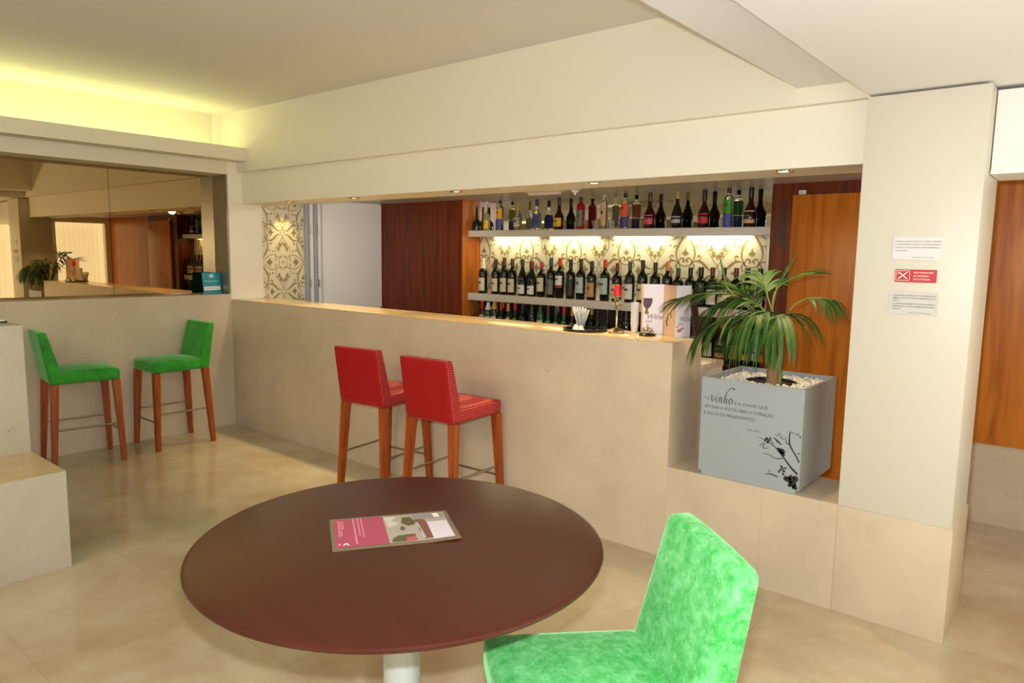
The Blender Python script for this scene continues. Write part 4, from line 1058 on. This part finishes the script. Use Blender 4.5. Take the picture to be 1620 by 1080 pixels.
# gravel, soil, inner pot
STONEW = mat('white_pebble', srgb(236, 228, 212), .5)
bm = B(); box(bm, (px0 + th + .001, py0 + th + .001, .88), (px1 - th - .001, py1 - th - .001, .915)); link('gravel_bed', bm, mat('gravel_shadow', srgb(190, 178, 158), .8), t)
bm = B(); rnd = random.Random(11)
pc = (4.588, .262)
ico = bmesh.new(); bmesh.ops.create_icosphere(ico, subdivisions=1, radius=1)
iv = [v.co.copy() for v in ico.verts]; ifc = [[v.index for v in f.verts] for f in ico.faces]; ico.free()
for i in range(1100):
    x = rnd.uniform(px0 + .022, px1 - .022); y = rnd.uniform(py0 + .022, py1 - .022)
    if math.hypot(x - pc[0], y - pc[1]) < .118: continue
    s = rnd.uniform(.006, .0105); rot = Matrix.Rotation(rnd.uniform(0, 6), 3, 'Z') @ Matrix.Rotation(rnd.uniform(0, 6), 3, 'X'); sc = Vector((rnd.uniform(.8, 1.4), rnd.uniform(.7, 1.1), rnd.uniform(.55, .9)))
    z = .917 + rnd.uniform(0, .016)
    vs = [bm.verts.new(rot @ Vector((v.x * sc.x * s, v.y * sc.y * s, v.z * sc.z * s)) + Vector((x, y, z))) for v in iv]
    for f in ifc: bm.faces.new([vs[k] for k in f])
o = link('pebbles', bm, STONEW, t, angle=80); o['kind'] = 'stuff'
bm = B(); lathe(bm, [(.110, .88), (.116, .88), (.116, .930), (.110, .930), (.108, .922)], (pc[0], pc[1], 0), 40, cap=False); link('inner_pot', bm, BLACK, t)
SOIL = mat('dark_soil', srgb(48, 34, 30), .9); nt = SOIL.node_tree; n_ = N(nt, 'ShaderNodeTexNoise', Scale=180.0, Detail=3.0); nt.links.new(coords(nt), n_.inputs['Vector']); bump(nt, n_.outputs['Fac'], 1.0, .01)
bm = B(); lathe(bm, [(.1095, .918), (.07, .924), (0, .928)], (pc[0], pc[1], 0), 32, cap=False); link('soil', bm, SOIL, t)
# palm
LEAF = mat('palm_leaf', srgb(58, 108, 40), .55); nt = LEAF.node_tree
n_ = N(nt, 'ShaderNodeTexNoise', Scale=9.0, Detail=3.0); nt.links.new(coords(nt), n_.inputs['Vector'])
nt.links.new(ramp(nt, n_.outputs['Fac'], [(.3, srgb(28, 70, 20)), (.55, srgb(60, 94, 30)), (.75, srgb(106, 114, 48))]), nt.nodes['Principled BSDF'].inputs['Base Color'])
STEM = mat('palm_stem', srgb(110, 122, 60), .5); TRUNK = mat('palm_trunk', srgb(140, 104, 76), .8)
bm = B(); lathe(bm, [(.030, .921), (.028, .94), (.026, .96), (.027, .99), (.020, 1.02), (.010, 1.04)], (4.625, .17, 0), 14); link('trunk', bm, TRUNK, t)
bm = B(); tube(bm, [(4.650, .19, .921), (4.652, .192, .98), (4.648, .19, 1.03)], .011, 8); link('trunk', bm, STEM, t)
def blade(bm, p, d, droop, L, wd, nrm):
    d = d.normalized(); pts = []
    pos = p.copy(); n = 6
    for k in range(n + 1):
        pts.append(pos.copy()); d = (d + Vector((0, 0, -droop / n * (1 + k * .25)))).normalized(); pos = pos + d * L / n
    prev = None
    for k, q in enumerate(pts):
        f = k / n; w_ = wd * (.45 + 1.1 * f if f < .35 else (.835) * (1 - ((f - .35) / .65) ** 2.0)) if f < 1 else 0
        tdir = (pts[min(k + 1, n)] - pts[max(k - 1, 0)]).normalized()
        s = tdir.cross(nrm)
        if s.length < .05: s = tdir.cross(Vector((1, 0, 0)))
        s.normalize(); up = s.cross(tdir).normalized()
        if k == n: c = (bm.verts.new(q),)
        else: c = (bm.verts.new(q + s * w_ / 2 + up * w_ * .12), bm.verts.new(q), bm.verts.new(q - s * w_ / 2 + up * w_ * .12))
        if prev:
            if len(c) == 3: bm.faces.new([prev[0], prev[1], c[1], c[0]]); bm.faces.new([prev[1], prev[2], c[2], c[1]])
            else: bm.faces.new([prev[0], prev[1], c[0]]); bm.faces.new([prev[1], prev[2], c[0]])
        prev = c
def frond(pts, n, L, droop, start=.35, spread=.75, seed=1, wd=.020, tipL=.7, up=0.0):
    rnd = random.Random(seed)
    c = catmull(pts, 10); m = len(c)
    bm = B(); tube(bm, c, .0042, 6, 1, taper=[1.3 - 1.0 * i / (m - 1) for i in range(m)])
    for i in range(n):
        f = start + (1 - start) * i / (n - 1); k = min(int(f * (m - 1)), m - 2); fr = f * (m - 1) - k
        p = c[k].lerp(c[k + 1], fr); tg = (c[k + 1] - c[k]).normalized()
        side = tg.cross(Vector((0, 0, 1)))
        if side.length < .2: side = tg.cross(Vector((.64, .76, 0)))
        side.normalize()
        nrm = side.cross(tg).normalized()
        e = (i / (n - 1))
        LL = L * (.72 + .5 * math.sin(PI * min(1, e * .9 + .12))) * (1 - (1 - tipL) * e)
        for s in (-1, 1):
            a = spread * (1 - .55 * e) + rnd.uniform(-.08, .08)
            d = tg * math.cos(a) + side * s * math.sin(a) + nrm * (.12 + up) + Vector((rnd.uniform(-.06, .06), rnd.uniform(-.06, .06), rnd.uniform(-.06, .06)))
            blade(bm, p, d, droop * rnd.uniform(.8, 1.25), LL * rnd.uniform(.88, 1.08), wd * rnd.uniform(.85, 1.15), nrm)
    link('frond', bm, [LEAF, STEM], t, angle=80)
frond([(4.639, .16, 1.001), (4.577, .18, 1.200), (4.487, .11, 1.320), (4.36, .04, 1.350), (4.22, -.01, 1.322)], 18, .26, .70, .45, .55, 1, wd=.022)
frond([(4.641, .14, 1.003), (4.58, .12, 1.193), (4.484, .05, 1.250), (4.393, -.0, 1.21), (4.35, -.03, 1.16)], 19, .26, 1.3, .45, .8, 2)
frond([(4.645, .16, 1.003), (4.670, .14, 1.16), (4.695, .08, 1.262), (4.70, -.01, 1.262), (4.685, -.07, 1.19)], 19, .28, 1.5, .45, .85, 3, wd=.023)
frond([(4.642, .16, 1.003), (4.640, .13, 1.17), (4.625, .06, 1.275), (4.575, -.02, 1.262), (4.53, -.06, 1.19)], 18, .28, 1.4, .5, .8, 4, wd=.022)
frond([(4.640, .18, 1.003), (4.60, .20, 1.20), (4.53, .19, 1.30), (4.43, .16, 1.32), (4.33, .13, 1.28)], 17, .25, 1.0, .45, .8, 12, wd=.021)
frond([(4.625, .2, 1.009), (4.548, .28, 1.22), (4.460, .34, 1.30), (4.365, .38, 1.345), (4.27, .42, 1.345)], 14, .22, .55, .45, .9, 5, up=.3)
frond([(4.631, .2, 1.01), (4.579, .25, 1.275), (4.578, .3, 1.375), (4.640, .34, 1.425), (4.70, .38, 1.445)], 9, .20, .35, .55, .5, 6, wd=.016)
frond([(4.647, .18, 1.008), (4.666, .2, 1.253), (4.727, .22, 1.330), (4.80, .22, 1.345), (4.86, .22, 1.338)], 9, .19, 1.3, .55, .8, 7, wd=.018)
frond([(4.628, .2, 1.01), (4.577, .26, 1.244), (4.535, .30, 1.33), (4.505, .34, 1.385), (4.48, .37, 1.42)], 9, .16, .9, .6, .8, 9, wd=.018, up=.3)
bm = B(); blade(bm, Vector((4.367, .2, 1.374)), Vector((-.30, 0, 1)), .02, .18, .014, Vector((.6, -.8, 0))); tube(bm, catmull([(4.625, .2, 1.009), (4.52, .24, 1.22), (4.41, .21, 1.33), (4.367, .2, 1.374)], 6), .004, 6, 1); link('frond', bm, [LEAF, STEM], t, angle=80)
bm = B(); blade(bm, Vector((4.577, .3, 1.385)), Vector((.45, .1, 1)), .05, .19, .016, Vector((.6, -.8, 0))); tube(bm, catmull([(4.625, .2, 1.009), (4.575, .26, 1.24), (4.577, .3, 1.39)], 6), .004, 6, 1); link('frond', bm, [LEAF, STEM], t, angle=80)
